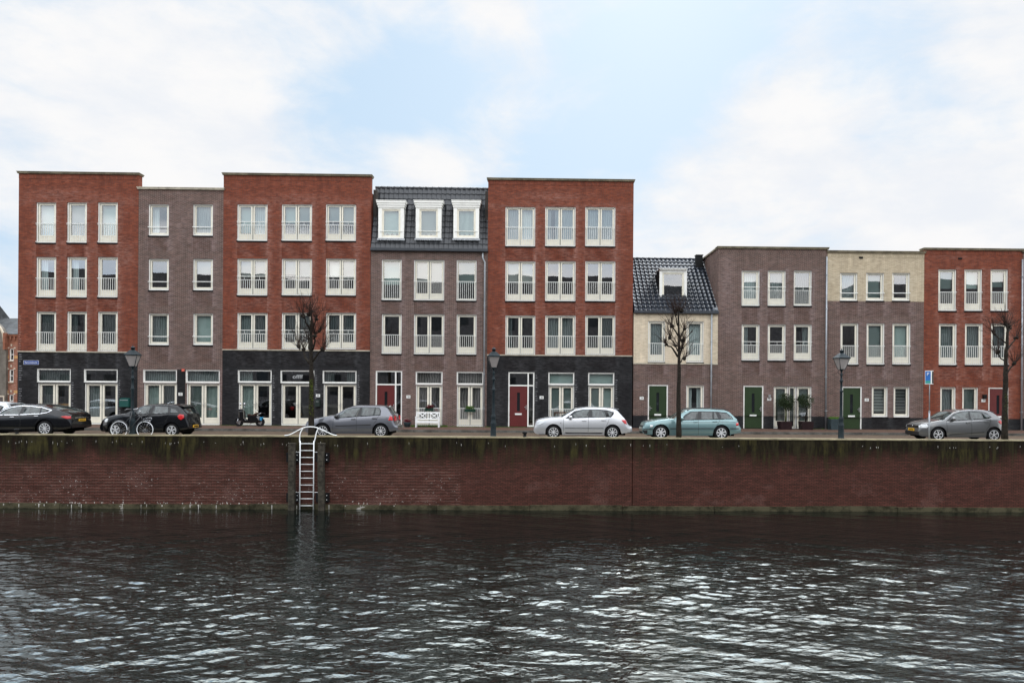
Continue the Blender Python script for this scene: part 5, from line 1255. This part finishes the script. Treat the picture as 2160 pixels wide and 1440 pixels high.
# ------------------------------------------------------------------ parking sign
Y = 33.25; x = PX(1960.5, 850, Y); sgn = empty('parking_sign', (x, Y, 0)); tag(sgn, 'blue and white parking zone sign on a grey pole', 'sign')
z0, z1 = PZ(1960, 810, Y), PZ(1960, 781.5, Y); zm = PZ(1960, 868, Y)
MB().tube([(x, Y, 0), (x, Y, zm)], .034, 10).tube([(x, Y, zm - .02), (x, Y, z1)], .020, 8).tube([(x, Y, zm - .03), (x, Y, zm + .02)], .042, 10).build('pole', M['zinc'], sgn)
pxx = [PX(q, 795, Y) for q in (1953, 1961.5, 1967.5)]
def slab_between(pa, pb, z0, z1, th, name, m_, parent, off=0.0):
    a, b = Vector((*pa, 0)), Vector((*pb, 0)); d = (b - a).normalized(); nn = Vector((d.y, -d.x, 0)) * (-1 if d.x * 0 + (d.y * 0 - d.x) > 0 else 1)
    if nn.y > 0: nn = -nn
    a, b = a + nn * off, b + nn * off; q = [a, b, b - nn * th, a - nn * th]
    return MB().add([(p_.x, p_.y, z) for z in (z0, z1) for p_ in q], [(0, 1, 2, 3), (4, 5, 6, 7), (0, 1, 5, 4), (1, 2, 6, 5), (2, 3, 7, 6), (3, 0, 4, 7)]).build(name, m_, parent)
mat('sign_teal', (.03, .30, .27), .4); mat('sign_bright', (.02, .14, .45), .35); mat('sign_back', (.02, .021, .02), .6)
A_, B_, C_ = (pxx[0], Y + .08), (pxx[1], Y - .10), (pxx[2] + .01, Y - .04)
f1 = slab_between(A_, B_, z0, z1, .03, 'panel', M['plate_white'], sgn)
slab_between((A_[0] + .012, A_[1] - .012), (B_[0] - .012, B_[1] + .012), z0 + .16, z1 - .03, .004, 'blue_field', M['sign_bright'], f1, .005)
slab_between((A_[0] + .012, A_[1] - .012), (B_[0] - .012, B_[1] + .012), z0 + .03, z0 + .158, .004, 'teal_field', M['sign_teal'], f1, .005)
tx = text_mesh('P', .20, 'letter', M['plate_white'], f1, (A_[0] * .62 + B_[0] * .38), (A_[1] + B_[1]) / 2 - .035, z1 - .16)
tx.rotation_euler = (0, 0, math.atan2(B_[1] - A_[1], B_[0] - A_[0]))
f2 = slab_between(B_, C_, z0, z1, .03, 'panel', M['plate_white'], sgn)
slab_between((B_[0] + .022, B_[1] + .035), (C_[0] - .025, C_[1] - .04), z0 + .03, z1 - .03, .004, 'dark_field', M['sign_back'], f2, .005)

# ------------------------------------------------------------------ quay ladder and fender posts
mat('galv', (.80, .81, .80), .35, .1); mat('timber', (.050, .044, .034), .9, vary=.55, bump=.8, vscale=7); mat('iron', (.012, .012, .013), .6)
Y = QF - .16; lx0, lx1 = PX(632.6, 1000, Y), PX(661.6, 1000, Y); ld = empty('quay_ladder', ((lx0 + lx1) / 2, Y, WATER)); tag(ld, 'white steel ladder with arched handrails climbing the quay wall', 'ladder')
zt = PZ(647, 931, Y)
for xx in (lx0, lx1): MB().tube([(xx, Y, WATER - .3), (xx, Y, zt + .03)], .026, 10).build('side_rail', M['galv'], ld)
for k in range(10): zz = PZ(647, 935.3 + 14.52 * k, Y); MB().tube([(lx0, Y, zz), (lx1, Y, zz)], .019, 8).build('rung', M['galv'], ld)
def pxs(q, Y): return [P(540 + a / 6.546, 880 + b / 6.546, Y) for a, b in q]
def smooth(p, n=3):
    for _ in range(n):
        q = [p[0]]
        for a, b in zip(p, p[1:]): q += [a.lerp(b, .25), a.lerp(b, .75)]
        q.append(p[-1]); p = q
    return p
arc = pxs([(395, 250), (465, 245), (620, 155), (700, 130), (800, 130), (870, 150), (1050, 238), (1117, 250)], Y + .12)
MB().tube(smooth(arc), .024, 8).build('handrail', M['galv'], ld)
for q in ([(604, 345), (598, 290), (602, 210), (640, 148)], [(800, 345), (815, 290), (825, 210), (850, 148)]): MB().tube(smooth([a + Vector((0, .12 * i / 3, 0)) for i, a in enumerate(pxs(q, Y))]), .024, 8).build('hoop', M['galv'], ld)
for zy in (478, 1033):
    for (a, b) in ((545, 603), (800, 857)):
        p0, p1 = pxs([(a, zy), (b, zy)], Y); MB().tube([p0, p1], .014, 6).tube([p0 if a == 545 else p1, (p0 if a == 545 else p1) + Vector((0, .16, 0))], .014, 6).build('wall_bracket', M['galv'], ld)
for (xa, xb, lab, ts) in ((457, 540, 'weathered timber fender post left of the quay ladder', 0), (865, 948, 'weathered timber fender post right of the quay ladder', 1)):
    Y = QF - .30; p0, p1 = pxs([(xa, 370), (xb, 370)], Y); w_ = p1.x - p0.x; e = empty('fender_post', ((p0.x + p1.x) / 2, Y, WATER)); tag(e, lab, 'fender post')
    vs = []; n = 16; rr = random.Random(xa)
    for i in range(n + 1):
        z = WATER - .5 + (p0.z - WATER + .5) * i / n; dw = .012 * math.sin(i * 1.3 + ts) ; lean = .02 * ts * math.sin(i * .4)
        for (sx, sy) in ((-.5, -.5), (.5, -.5), (.5, .5), (-.5, .5)): vs.append(((p0.x + p1.x) / 2 + sx * (w_ + dw) + lean, Y + sy * .22, z))
    fs = [(i * 4 + k, i * 4 + (k + 1) % 4, (i + 1) * 4 + (k + 1) % 4, (i + 1) * 4 + k) for i in range(n) for k in range(4)] + [(0, 1, 2, 3), (n * 4, n * 4 + 1, n * 4 + 2, n * 4 + 3)]
    MB().add(vs, fs).build('post', M['timber'], e)
    MB().box(p0.x - .02, p1.x + .02, Y - .13, Y + .13, p0.z, p0.z + .05).build('cap', M['timber'], e)
    for (ya, yb) in ((485, 615), (1040, 1165)):
        a = pxs([(xa - 32, ya), (xb + 60, yb)], Y + .18); pl = MB().box(a[0].x, a[1].x, Y + .115, Y + .27, a[1].z, a[0].z).build('bracket', M['iron'], e)
        bt = MB()
        for zz in (a[0].z - .1, a[1].z + .1): bt.tube([(a[1].x - .08, Y + .10, zz), (a[1].x - .08, Y + .116, zz)], .02, 8)
        bt.build('bolts', M['galv'], pl)
# mooring bollards on the coping
for (px, lab) in ((35.5, 'small dark iron mooring bollard on the coping in front of the black saloon'), (1107, 'small dark iron mooring bollard on the coping, left of the silver hatchback')):
    Y = QF + .25; x = PX(px, 915, Y); bo = empty('mooring_bollard', (x, Y, .115)); tag(bo, lab, 'bollard', 'iron mooring bollards on the quay edge')
    MB().lathe([(.13, .116), (.12, .13), (.07, .16), (.065, .26), (.10, .30), (.115, .34), (.10, .37), (.03, .38)], x, Y, 14).build('bollard_body', M['iron'], bo)

# ------------------------------------------------------------------ bicycle
mat('bike_black', (.01, .01, .011), .3, coat=.5); mat('bike_white', (.75, .77, .80), .4); mat('bike_steel', (.6, .6, .62), .25, .9)
Y = 33.12; bk = empty('bicycle', (PX(279, 900, Y), Y, 0)); tag(bk, 'black city bicycle with white-walled tyres leaning against the leftmost street lamp', 'bicycle')
B = lambda a, b, d=0: P(200 + a / 9.391, 820 + b / 9.391, Y) + Vector((0, d, 0))
rw_, fw2 = B(480, 712), B(992, 742); rr = .345; rw_.z = fw2.z = .36
for c_, nm in ((rw_, 'wheel'), (fw2, 'wheel')):
    vs = []; w_ = MB(); n = 36
    for k in range(n):
        a_ = 2 * math.pi * k / n
        for j in range(6): b_ = 2 * math.pi * j / 6; vs.append((c_.x + (rr + .015 * math.cos(b_)) * math.cos(a_), c_.y + .018 * math.sin(b_), c_.z + (rr + .015 * math.cos(b_)) * math.sin(a_)))
    w_.add(vs, [(k * 6 + j, k * 6 + (j + 1) % 6, ((k + 1) % n) * 6 + (j + 1) % 6, ((k + 1) % n) * 6 + j) for k in range(n) for j in range(6)], 0, True)
    wo_ = w_.build('wheel', M['bike_white'], bk); sp_ = MB()
    for k in range(16): a_ = 2 * math.pi * k / 16; sp_.tube([c_, c_ + Vector((math.cos(a_), 0, math.sin(a_))) * rr], .0025, 3)
    sp_.tube([c_ - Vector((0, .04, 0)), c_ + Vector((0, .04, 0))], .025, 8); sp_.build('spokes', M['bike_steel'], wo_)
bb, st, hd, hd2 = B(670, 740), B(735, 440), B(905, 480), B(915, 530); bb.z = .30
fr = MB()
for a, b, r_ in ((st, bb, .016), (hd2, bb, .018), (B(700, 560), hd, .012), (bb, rw_, .011), (st.lerp(bb, .25), rw_, .009), (hd, hd2, .02)): fr.tube([a, b], r_, 8)
fr.tube([hd2, B(935, 600), fw2 + Vector((-.02, -.04, 0))], .012, 6)
fr.build('frame', M['bike_black'], bk)
for c_, a0, a1 in ((rw_, .15, 2.4), (fw2, .9, 3.3)):
    MB().tube([c_ + Vector((math.cos(a0 + (a1 - a0) * k / 14), 0, math.sin(a0 + (a1 - a0) * k / 14))) * (rr + .05) for k in range(15)], .018, 5).build('mudguard', M['bike_black'], bk)
MB().tube([hd, B(890, 420)], .012, 6).tube([B(820, 400, -.25), B(880, 385, -.12), B(890, 420), B(890, 400, .15), B(840, 395, .28)], .012, 6).build('handlebar', M['bike_steel'], bk)
MB().tube([B(600, 430), B(640, 410), B(730, 400)], [.05, .05, .02], 8).tube([st, B(715, 415)], .012, 6).build('saddle', M['bike_black'], bk)
MB().tube([B(960, 580), B(1120, 570), B(1130, 590), B(1100, 625), B(960, 600)], .008, 5).tube([B(1100, 620), fw2], .008, 5).build('carrier', M['bike_steel'], bk)
MB().disc_y(bb.x, bb.y - .04, bb.z, .05, .075, -.004, .004, 20).tube([bb + Vector((0, -.06, 0)), bb + Vector((.06, -.07, .15))], .009, 5).box(bb.x + .02, bb.x + .11, bb.y - .15, bb.y - .07, bb.z + .14, bb.z + .165).tube([bb + Vector((0, .06, 0)), bb + Vector((-.06, .07, -.15))], .009, 5).build('crank', M['bike_steel'], bk)

# ------------------------------------------------------------------ scooter
mat('scooter_black', (.008, .008, .009), .2, coat=.8); mat('seat_brown', (.05, .025, .018), .6); mat('plate_blue', (.03, .28, .50), .4)
Y = 41.25; sct = empty('motor_scooter', (PX(525, 895, Y), Y, PAV)); tag(sct, 'black motor scooter with a blue number plate parked against the black brick wall', 'scooter')
S_ = lambda a, b, d=0: P(480 + a / 14.4, 820 + b / 14.4, Y) + Vector((0, d, 0))
for (cx_, cy_) in ((345, 1050), (990, 1080)):
    c_ = S_(cx_, cy_); r_ = .235; c_.z = PAV + r_; 
    w_ = MB().disc_y(c_.x, c_.y, c_.z, r_ * .55, r_, -.055, .055, 28).build('wheel', M['tyre'], sct); MB().disc_y(c_.x, c_.y, c_.z, 0, r_ * .5, -.045, .03, 16).build('hub', M['bike_steel'], w_)
def prism(poly, y0, y1, name, m_, parent, bev=.0):
    tri = tessellate_polygon([[Vector((p[0], p[2], 0)) for p in poly]]); L_ = len(poly); k = .82
    c_ = sum((Vector(p) for p in poly), Vector()) / L_
    def lay(y, s_): return [(c_.x + (p[0] - c_.x) * s_, y, c_.z + (p[2] - c_.z) * s_) for p in poly]
    yy = [(y0, k), (y0 + (y1 - y0) * .25, 1), (y1 - (y1 - y0) * .25, 1), (y1, k)]; vs = []
    for (y, s_) in yy: vs += lay(y, s_)
    fs = [tuple(f) for f in tri] + [tuple(3 * L_ + i for i in f) for f in tri] + [(j * L_ + i, j * L_ + (i + 1) % L_, (j + 1) * L_ + (i + 1) % L_, (j + 1) * L_ + i) for j in range(3) for i in range(L_)]
    return MB().add(vs, fs).build(name, m_, parent)
prism([S_(*q) for q in ((350, 660), (470, 640), (490, 760), (500, 900), (560, 960), (640, 960), (650, 850), (610, 780), (860, 800), (960, 830), (1060, 960), (990, 1010), (760, 1040), (480, 1030), (420, 960), (350, 850))], Y - .17, Y + .17, 'body', M['scooter_black'], sct)
prism([S_(*q) for q in ((240, 930), (300, 870), (400, 880), (440, 960), (330, 960))], Y - .09, Y + .09, 'front_mudguard', M['scooter_black'], sct)
prism([S_(*q) for q in ((600, 770), (640, 760), (760, 790), (900, 720), (930, 740), (860, 820), (640, 850))], Y - .14, Y + .14, 'seat', M['seat_brown'], sct)
prism([S_(*q) for q in ((335, 690), (360, 620), (450, 600), (490, 640), (470, 690))], Y - .10, Y + .10, 'headset', M['scooter_black'], sct)
MB().tube([S_(470, 620, -.3), S_(430, 610, 0), S_(470, 620, .3)], .015, 6).build('handlebar', M['bike_steel'], sct)
for d in (-.28, .28): MB().tube([S_(450, 615, d), S_(455, 500, d)], .007, 5).lathe([(.01, S_(455, 500).z), (.05, S_(455, 480).z), (.05, S_(455, 440).z), (.01, S_(455, 420).z)], S_(455, 500).x, Y + d, 8).build('mirror', M['bike_steel'], sct)
MB().tube([S_(900, 740, -.1), S_(870, 640, -.1), S_(890, 635, .1), S_(920, 740, .1)], .012, 6).tube([S_(850, 800), S_(1020, 730)], .014, 6).build('rear_rack', M['bike_steel'], sct)
p = S_(1050, 900); MB().box(p.x - .01, p.x + .015, Y - .14, Y + .14, p.z - .10, p.z + .09).box(p.x - .06, p.x - .011, Y - .17, Y - .1, p.z - .08, p.z + .09).build('number_plate', M['plate_blue'], sct)
MB().tube([S_(300, 1050, -.1), S_(345, 900, -.09)], .015, 6).tube([S_(700, 1000), S_(680, 1100)], .012, 6).build('fork', M['bike_steel'], sct)

# ------------------------------------------------------------------ benches
mat('bench_white', (.82, .82, .81), .4, vary=.04); mat('bench_brown', (.06, .03, .018), .6)
def bench(x0, x1, zs, zb, Y, m_, label, slats):
    """zs seat height, zb back height"""
    o = empty('garden_bench', ((x0 + x1) / 2, Y, PAV)); tag(o, label, 'bench'); t = .05
    for xx in (x0, x1 - t):
        MB().box(xx, xx + t, Y - .45, Y - .40, PAV, zs + .22).build('leg', m_, o); MB().box(xx, xx + t, Y - .03, Y + .02, PAV, zb).build('leg', m_, o)
        MB().box(xx - .01, xx + t + .01, Y - .47, Y - .031, zs + .221, zs + .255).build('armrest', m_, o)
    st_ = MB()
    for k in range(4): st_.box(x0 + t + .002, x1 - t - .002, Y - .44 + k * .105, Y - .345 + k * .105, zs - .025, zs)
    st_.box(x0 + t, x1 - t, Y - .445, Y - .42, zs - .10, zs - .027); st_.build('seat', m_, o)
    b_ = MB(); xa, xb = x0 + t + .002, x1 - t - .002; b_.box(xa, xb, Y - .02, Y + .01, zb - .07, zb); b_.box(xa, xb, Y - .02, Y + .01, zs + .08, zs + .14); xm = (xa + xb) / 2; b_.box(xm - .02, xm + .02, Y - .02, Y + .01, zs + .141, zb - .071)
    if slats == 'x':
        for (a, b) in ((xa, xm - .05), (xm + .05, xb)):
            b_.box(a + .06, a + .09, Y - .02, Y + .01, zs + .141, zb - .071); b_.box(b - .09, b - .06, Y - .02, Y + .01, zs + .141, zb - .071)
            b_.tube([(a + .1, Y - .005, zs + .15), (b - .1, Y - .005, zb - .08)], .024, 4); b_.tube([(b - .1, Y - .012, zs + .15), (a + .1, Y - .012, zb - .08)], .024, 4)
    else:
        for k in range(1, 9): xx = xa + (xb - xa) * k / 9; b_.box(xx - .015, xx + .015, Y - .018, Y + .008, zs + .141, zb - .071)
    b_.build('backrest', m_, o)
Y = 41.6; bench(PX(878.5, 880, Y), PX(928, 880, Y), PZ(903, 887.3, Y), PZ(903, 868.5, Y), Y, M['bench_white'], 'white wooden garden bench with crossed back panels under the red flower box', 'x')
bench(PX(1169, 880, Y), PX(1196, 880, Y) + .5, PZ(1180, 887, Y), PZ(1180, 868.5, Y), Y, M['bench_brown'], 'dark brown wooden bench half hidden behind the silver hatchback', 's')
# ------------------------------------------------------------------ plants
mat('leaf_olive', (.030, .045, .020), .6, vary=.4, vscale=20); mat('leaf_bright', (.06, .13, .015), .6, vary=.4, vscale=20); mat('leaf_dark', (.03, .04, .015), .7, vary=.3); mat('flower_red', (.12, .018, .025), .7, vary=.4, vscale=20)
mat('pot_brown', (.022, .012, .013), .55, vary=.2); mat('pot_blue', (.035, .05, .055), .6, vary=.2); mat('box_green', (.012, .035, .025), .5)
def leaves(c_, rx, ry, rz, n, sz, rnd, hole=.25):
    mb = MB(); cl = [Vector((rnd.gauss(0, .45) * rx, rnd.gauss(0, .45) * ry, rnd.gauss(0, .45) * rz)) for _ in range(16)]
    for i in range(n):
        if rnd.random() < .7: q = cl[rnd.randrange(16)]; p_ = q + Vector((rnd.gauss(0, .20) * rx, rnd.gauss(0, .20) * ry, rnd.gauss(0, .20) * rz))
        else: p_ = Vector((rnd.gauss(0, .42) * rx, rnd.gauss(0, .42) * ry, rnd.gauss(0, .42) * rz))
        e_ = math.sqrt((p_.x / rx) ** 2 + (p_.y / ry) ** 2 + (p_.z / rz) ** 2)
        if e_ > 1.0 and rnd.random() < .85: p_ = p_ * (rnd.uniform(.55, 1.08) / e_)
        p_ += c_; a = Vector([rnd.uniform(-1, 1) for _ in range(3)]).normalized(); b = a.cross(Vector([rnd.uniform(-1, 1) for _ in range(3)])).normalized(); s_ = sz * rnd.uniform(.6, 1.3)
        mb.add([p_ - a * s_, p_ - b * s_ * .35, p_ + a * s_, p_ + b * s_ * .35], [(0, 1, 2, 3)])
    return mb
rnd = random.Random(4)
for (px, bx0, bx1, lab, lean) in ((1655, 1642.5, 1668, 'fuller olive tree in a square brown pot, nearer the green door', .05), (1698, 1687.5, 1712.5, 'sparser olive tree in a square brown pot, nearer the grey downpipe', -.02)):
    Y = 41.45; x = PX(px, 860, Y); a, b = PX(bx0, 890, Y), PX(bx1, 890, Y); zt = PZ(px, 888.5, Y); xc = (a + b) / 2
    o = empty('potted_olive_tree', (xc, Y, PAV)); tag(o, lab, 'potted tree', 'olive trees in brown pots')
    hw = (b - a) / 2
    MB().add([(xc - hw * .88, Y - .28, PAV), (xc + hw * .88, Y - .28, PAV), (xc + hw * .88, Y + .28, PAV), (xc - hw * .88, Y + .28, PAV), (a, Y - .32, zt), (b, Y - .32, zt), (b, Y + .32, zt), (a, Y + .32, zt)],
             [(0, 1, 2, 3), (0, 1, 5, 4), (1, 2, 6, 5), (2, 3, 7, 6), (3, 0, 4, 7), (4, 5, 6, 7)]).build('pot', M['pot_brown'], o)
    c_ = Vector((x + .03, Y, PZ(px, 848, Y)))
    MB().tube([(xc + lean, Y, zt - .02), (xc + lean + .02, Y, zt + .3), (xc + lean * .2 + .05, Y, zt + .55), (x + .02, Y, c_.z - .1), (x - .02, Y, c_.z + .15)], [.045, .04, .035, .03, .012], 8).build('trunk', M['bark' if lean < 0 else 'moss'], o)
    leaves(c_, .50, .46, .50, 3600 if lean > 0 else 2300, .040, rnd).build('crown', M['leaf_olive'], o)
def tuft(c_, rx, ry, h, n, rnd):
    mb = MB()
    for i in range(n):
        x, y = c_.x + rnd.uniform(-rx, rx), c_.y + rnd.uniform(-ry, ry); dx_, dy_ = rnd.uniform(-.05, .05), rnd.uniform(-.05, .05); hh = h * rnd.uniform(.5, 1.2)
        mb.add([(x - .006, y, c_.z), (x + .006, y, c_.z), (x + dx_, y + dy_, c_.z + hh)], [(0, 1, 2)])
    return mb
Y = 41.5; a, b = PX(1749.5, 890, Y), PX(1773, 890, Y); zt = PZ(1760, 883, Y); o = empty('planter', ((a + b) / 2, Y, PAV)); tag(o, 'blue-grey planter with low green grass between downpipe and lamp post', 'planter')
MB().box(a, b, Y - .25, Y + .25, PAV, zt).build('pot', M['pot_blue'], o); tuft(Vector(((a + b) / 2, Y, zt)), (b - a) / 2 - .02, .22, .12, 500, rnd).build('grass', M['leaf_bright'], o)
a, b = PX(850, 893, Y), PX(868, 893, Y); zt = PZ(860, 890, Y); o = empty('planter', ((a + b) / 2, Y, PAV)); tag(o, 'dark blue planter with dull red flowers left of the white bench', 'planter')
MB().lathe([(.14, PAV), (.2, zt - .05), (.22, zt)], (a + b) / 2, Y, 14).build('pot', M['pot_blue'], o); leaves(Vector(((a + b) / 2, Y, zt + .06)), .22, .2, .12, 420, .03, rnd).build('flowers', M['flower_red'], o)
for (x0, x1, y0, y1, fm, lab) in ((896, 915, 853, 866, 'flower_red', 'green flower box of red flowers hung on the railing above the white bench'), (979, 1004, 856, 868, 'leaf_bright', 'flower box of bright green leaves hung on the railing by the downpipe')):
    Y = DF - .16; a, b = PX(x0, 862, Y), PX(x1, 862, Y); zt, zb = PZ(x0, (y0 + y1) / 2 + .5, Y), PZ(x0, y1 + .5, Y); o = empty('flower_box', ((a + b) / 2, Y, zb)); tag(o, lab, 'flower box', 'flower boxes on the railings')
    MB().box(a + .03, b - .03, Y - .09, Y + .08, zb, zt).build('box', M['box_green'], o)
    leaves(Vector(((a + b) / 2, Y - .03, zt + .06)), (b - a) * .42, .12, .13, 700, .03, rnd).build('plants', M[fm], o)
    if fm == 'flower_red': leaves(Vector(((a + b) / 2, Y - .03, zt + .02)), (b - a) * .4, .12, .1, 250, .03, rnd).build('leaves', M['leaf_dark'], o)
gm = tuft(Vector((PX(905, 901, 41.95), 41.95, PAV)), 1.0, .10, .10, 1600, rnd); g2 = tuft(Vector((PX(980, 901, 42.03), 42.03, PAV)), 3.0, .05, .05, 900, rnd); gm.add(g2.v, g2.f)
for px in (480, 590, 1140, 1500, 1730): g3 = tuft(Vector((PX(px, 901, 42.03), 42.03, PAV)), 1.2, .05, .04, 260, rnd); gm.add(g3.v, g3.f)
tag(gm.build('grass', M['leaf_bright']), kind='stuff')

# ------------------------------------------------------------------ old houses beyond the left end
YB = 65.0
brick('old_red', (.30, .11, .06), (.24, .09, .055), (.2, .12, .09), eff=(.4, .25, .2)); mat('old_render', (.15, .135, .115), .9, vary=.25, vscale=1.5); mat('old_band', (.48, .28, .12), .8); mat('old_trim', (.55, .48, .38), .8); mat('old_garage', (.10, .085, .08), .6)
zr = lambda y: PZ(20, y, YB)
xr = lambda x: PX(x, 780, YB)
o = empty('old_house', (xr(27), YB, 0)); tag(o, 'old red brick house with narrow arched windows and ochre bands, far left', 'house')
xa, xb = xr(13.5), xr(40) + 2.5
ws_ = []
for (y0, y1) in ((735, 760), (779, 805), (832, 858)): ws_.append((xr(20), xr(28.5), zr(y1), zr(y0)))
wall_slab('wall', xa, xb, 0, zr(706), ws_, M['old_red'], o, y0=YB, th=.4, step=.5)
MB().box(xa, xb, YB + .41, YB + 9, 0, zr(706)).build('rear_walls', M['old_red'], o)
for w_ in ws_:
    fm = MB().frame(w_[0], w_[1], w_[2], w_[3], .07, .07, .07, .07, YB + .05, YB + .12); fm.box(w_[0] + .07, w_[1] - .07, YB + .05, YB + .11, (w_[2] + w_[3]) / 2 - .03, (w_[2] + w_[3]) / 2 + .03)
    wn = fm.build('window', M['frame_white'], o); MB().quad((w_[0] + .07, YB + .1, w_[2] + .07), (w_[1] - .07, YB + .1, w_[2] + .07), (w_[1] - .07, YB + .1, w_[3] - .07), (w_[0] + .07, YB + .1, w_[3] - .07)).build('pane', M['pane'], wn)
    cx_, R_ = (w_[0] + w_[1]) / 2, (w_[1] - w_[0]) / 2 + .12; ah = MB()
    for k in range(9):
        a0, a1 = math.pi * k / 9, math.pi * (k + 1) / 9
        if k % 4 == 0: ah.add([(cx_ + rr_ * math.cos(q_), yy, w_[3] + rr_ * math.sin(q_) * 1.1) for yy in (YB - .05, YB - .003) for (rr_, q_) in ((R_ - .1, a0), (R_ + .06, a0), (R_ + .06, a1), (R_ - .1, a1))], [(0, 1, 2, 3), (4, 5, 6, 7), (0, 1, 5, 4), (1, 2, 6, 5), (2, 3, 7, 6), (3, 0, 4, 7)])
    ah.build('arch_stones', M['old_trim'], o)
    MB().box(w_[0] - .05, w_[1] + .05, YB - .08, YB - .002, w_[2] - .08, w_[2]).build('sill', M['old_trim'], o)
bd = MB()
for (y0, y1) in ((750, 756), (823, 829)): 
    for q0, q1 in ((xa, ws_[0][0] - .06), (ws_[0][1] + .06, xb)): MB().box(q0, q1, YB - .03, YB - .002, zr(y1), zr(y0)).build('ochre_band', M['old_band'], o)
cb = MB(); k = xa
while k < xb - .2: cb.box(k, k + .12, YB - .1, YB - .002, zr(717), zr(709)); k += .32
cb.box(xa, xb, YB - .14, YB - .004, zr(709) + .001, zr(706) + .05); cb.build('corbels', M['old_red'], o)
zt = zr(664); MB().add([(xa - .2, YB - .2, zr(706) + .055), (xb, YB - .2, zr(706) + .055), (xb, YB + 5, zt), (xa - .2, YB + 5, zt), (xb, YB + 9.2, zr(706)), (xa - .2, YB + 9.2, zr(706))], [(0, 1, 2, 3), (3, 2, 4, 5), (0, 3, 5), (1, 4, 2)]).build('roof', M['slate'], o)
o = empty('old_house', (xr(0), YB - .25, 0)); tag(o, 'grey rendered old house with a pale gable edge and slate roof', 'house')
xa, xb = xr(-90), xr(13); Yg = YB - .25
zg = lambda y: PZ(5, y, Yg); xg = lambda x: PX(x, 780, Yg); xa, xb = xg(-90), xg(12.5)
MB().box(xa, xb, Yg, Yg + 9, 0, zg(722)).build('wall', M['old_render'], o)
gx = [(-28, 690), (-18, 676), (-6, 684), (2, 693), (7, 703), (9, 722), (-36, 722)]
gp = [(xg(x), Yg - .05, zg(y)) for x, y in gx]
prism_mb = MB(); tri = tessellate_polygon([[Vector((p[0], p[2], 0)) for p in gp]]); n = len(gp)
prism_mb.add(gp + [(p[0], Yg + .5, p[2]) for p in gp], [tuple(f) for f in tri] + [tuple(n + i for i in f) for f in tri] + [(i, (i + 1) % n, n + (i + 1) % n, n + i) for i in range(n)]); prism_mb.build('gable', M['old_render'], o)
tp_ = [(xg(x), Yg - .08, zg(y) + .03) for x, y in gx[1:6]]; MB().tube(tp_, .09, 6).build('gable_coping', M['old_trim'], o)
MB().box(xg(9), xg(12.8), Yg - .2, Yg + .3, zg(737), zg(702)).build('pier', M['old_red'], o)
MB().add([(xa, Yg + .2, zg(722)), (xb, Yg + .2, zg(722)), (xb + .6, Yg + 5, zg(660)), (xa, Yg + 5, zg(660)), (xb, Yg + 9, zg(722)), (xa, Yg + 9, zg(722))], [(0, 1, 2, 3), (3, 2, 4, 5), (1, 4, 2), (0, 3, 5)]).build('roof', M['slate'], o)
MB().box(xg(1), xg(5.5), Yg + 4.6, Yg + 5.4, zg(665), zg(655)).tube([(xg(2), Yg + 5, zg(655)), (xg(2), Yg + 5, zg(651))], .1, 6).build('chimney', M['old_red'], o)
MB().box(xg(-12), xg(9.5), Yg - .04, Yg - .002, zg(870), zg(836)).build('garage_door', M['old_garage'], o)
MB().frame(xg(-13), xg(10.5), zg(872), zg(834), .1, .1, .05, .12, Yg - .07, Yg - .041).build('door_frame', M['old_trim'], o)
# more of the old street, further left (out of the picture) 
o = empty('old_house', (xr(-150), YB - .25, 0)); tag(o, 'brown brick old house standing left of the grey rendered one', 'house')
xa, xb = xg(-330), xg(-92); MB().box(xa, xb, Yg, Yg + 9, 0, 6.5).build('wall', M['old_red'], o)
MB().add([(xa, Yg - .2, 6.5), (xb, Yg - .2, 6.5), (xb, Yg + 4.5, 10), (xa, Yg + 4.5, 10), (xb, Yg + 9, 6.5), (xa, Yg + 9, 6.5)], [(0, 1, 2, 3), (3, 2, 4, 5), (1, 4, 2), (0, 3, 5)]).build('roof', M['slate'], o)
wm = MB(); k = xa + 1
while k < xb - 1.5: wm.box(k, k + .9, Yg - .02, Yg + .02, 1, 2.8); wm.box(k, k + .9, Yg - .02, Yg + .02, 4, 5.6); k += 2.2
wm.build('windows', M['door_glass'], o)
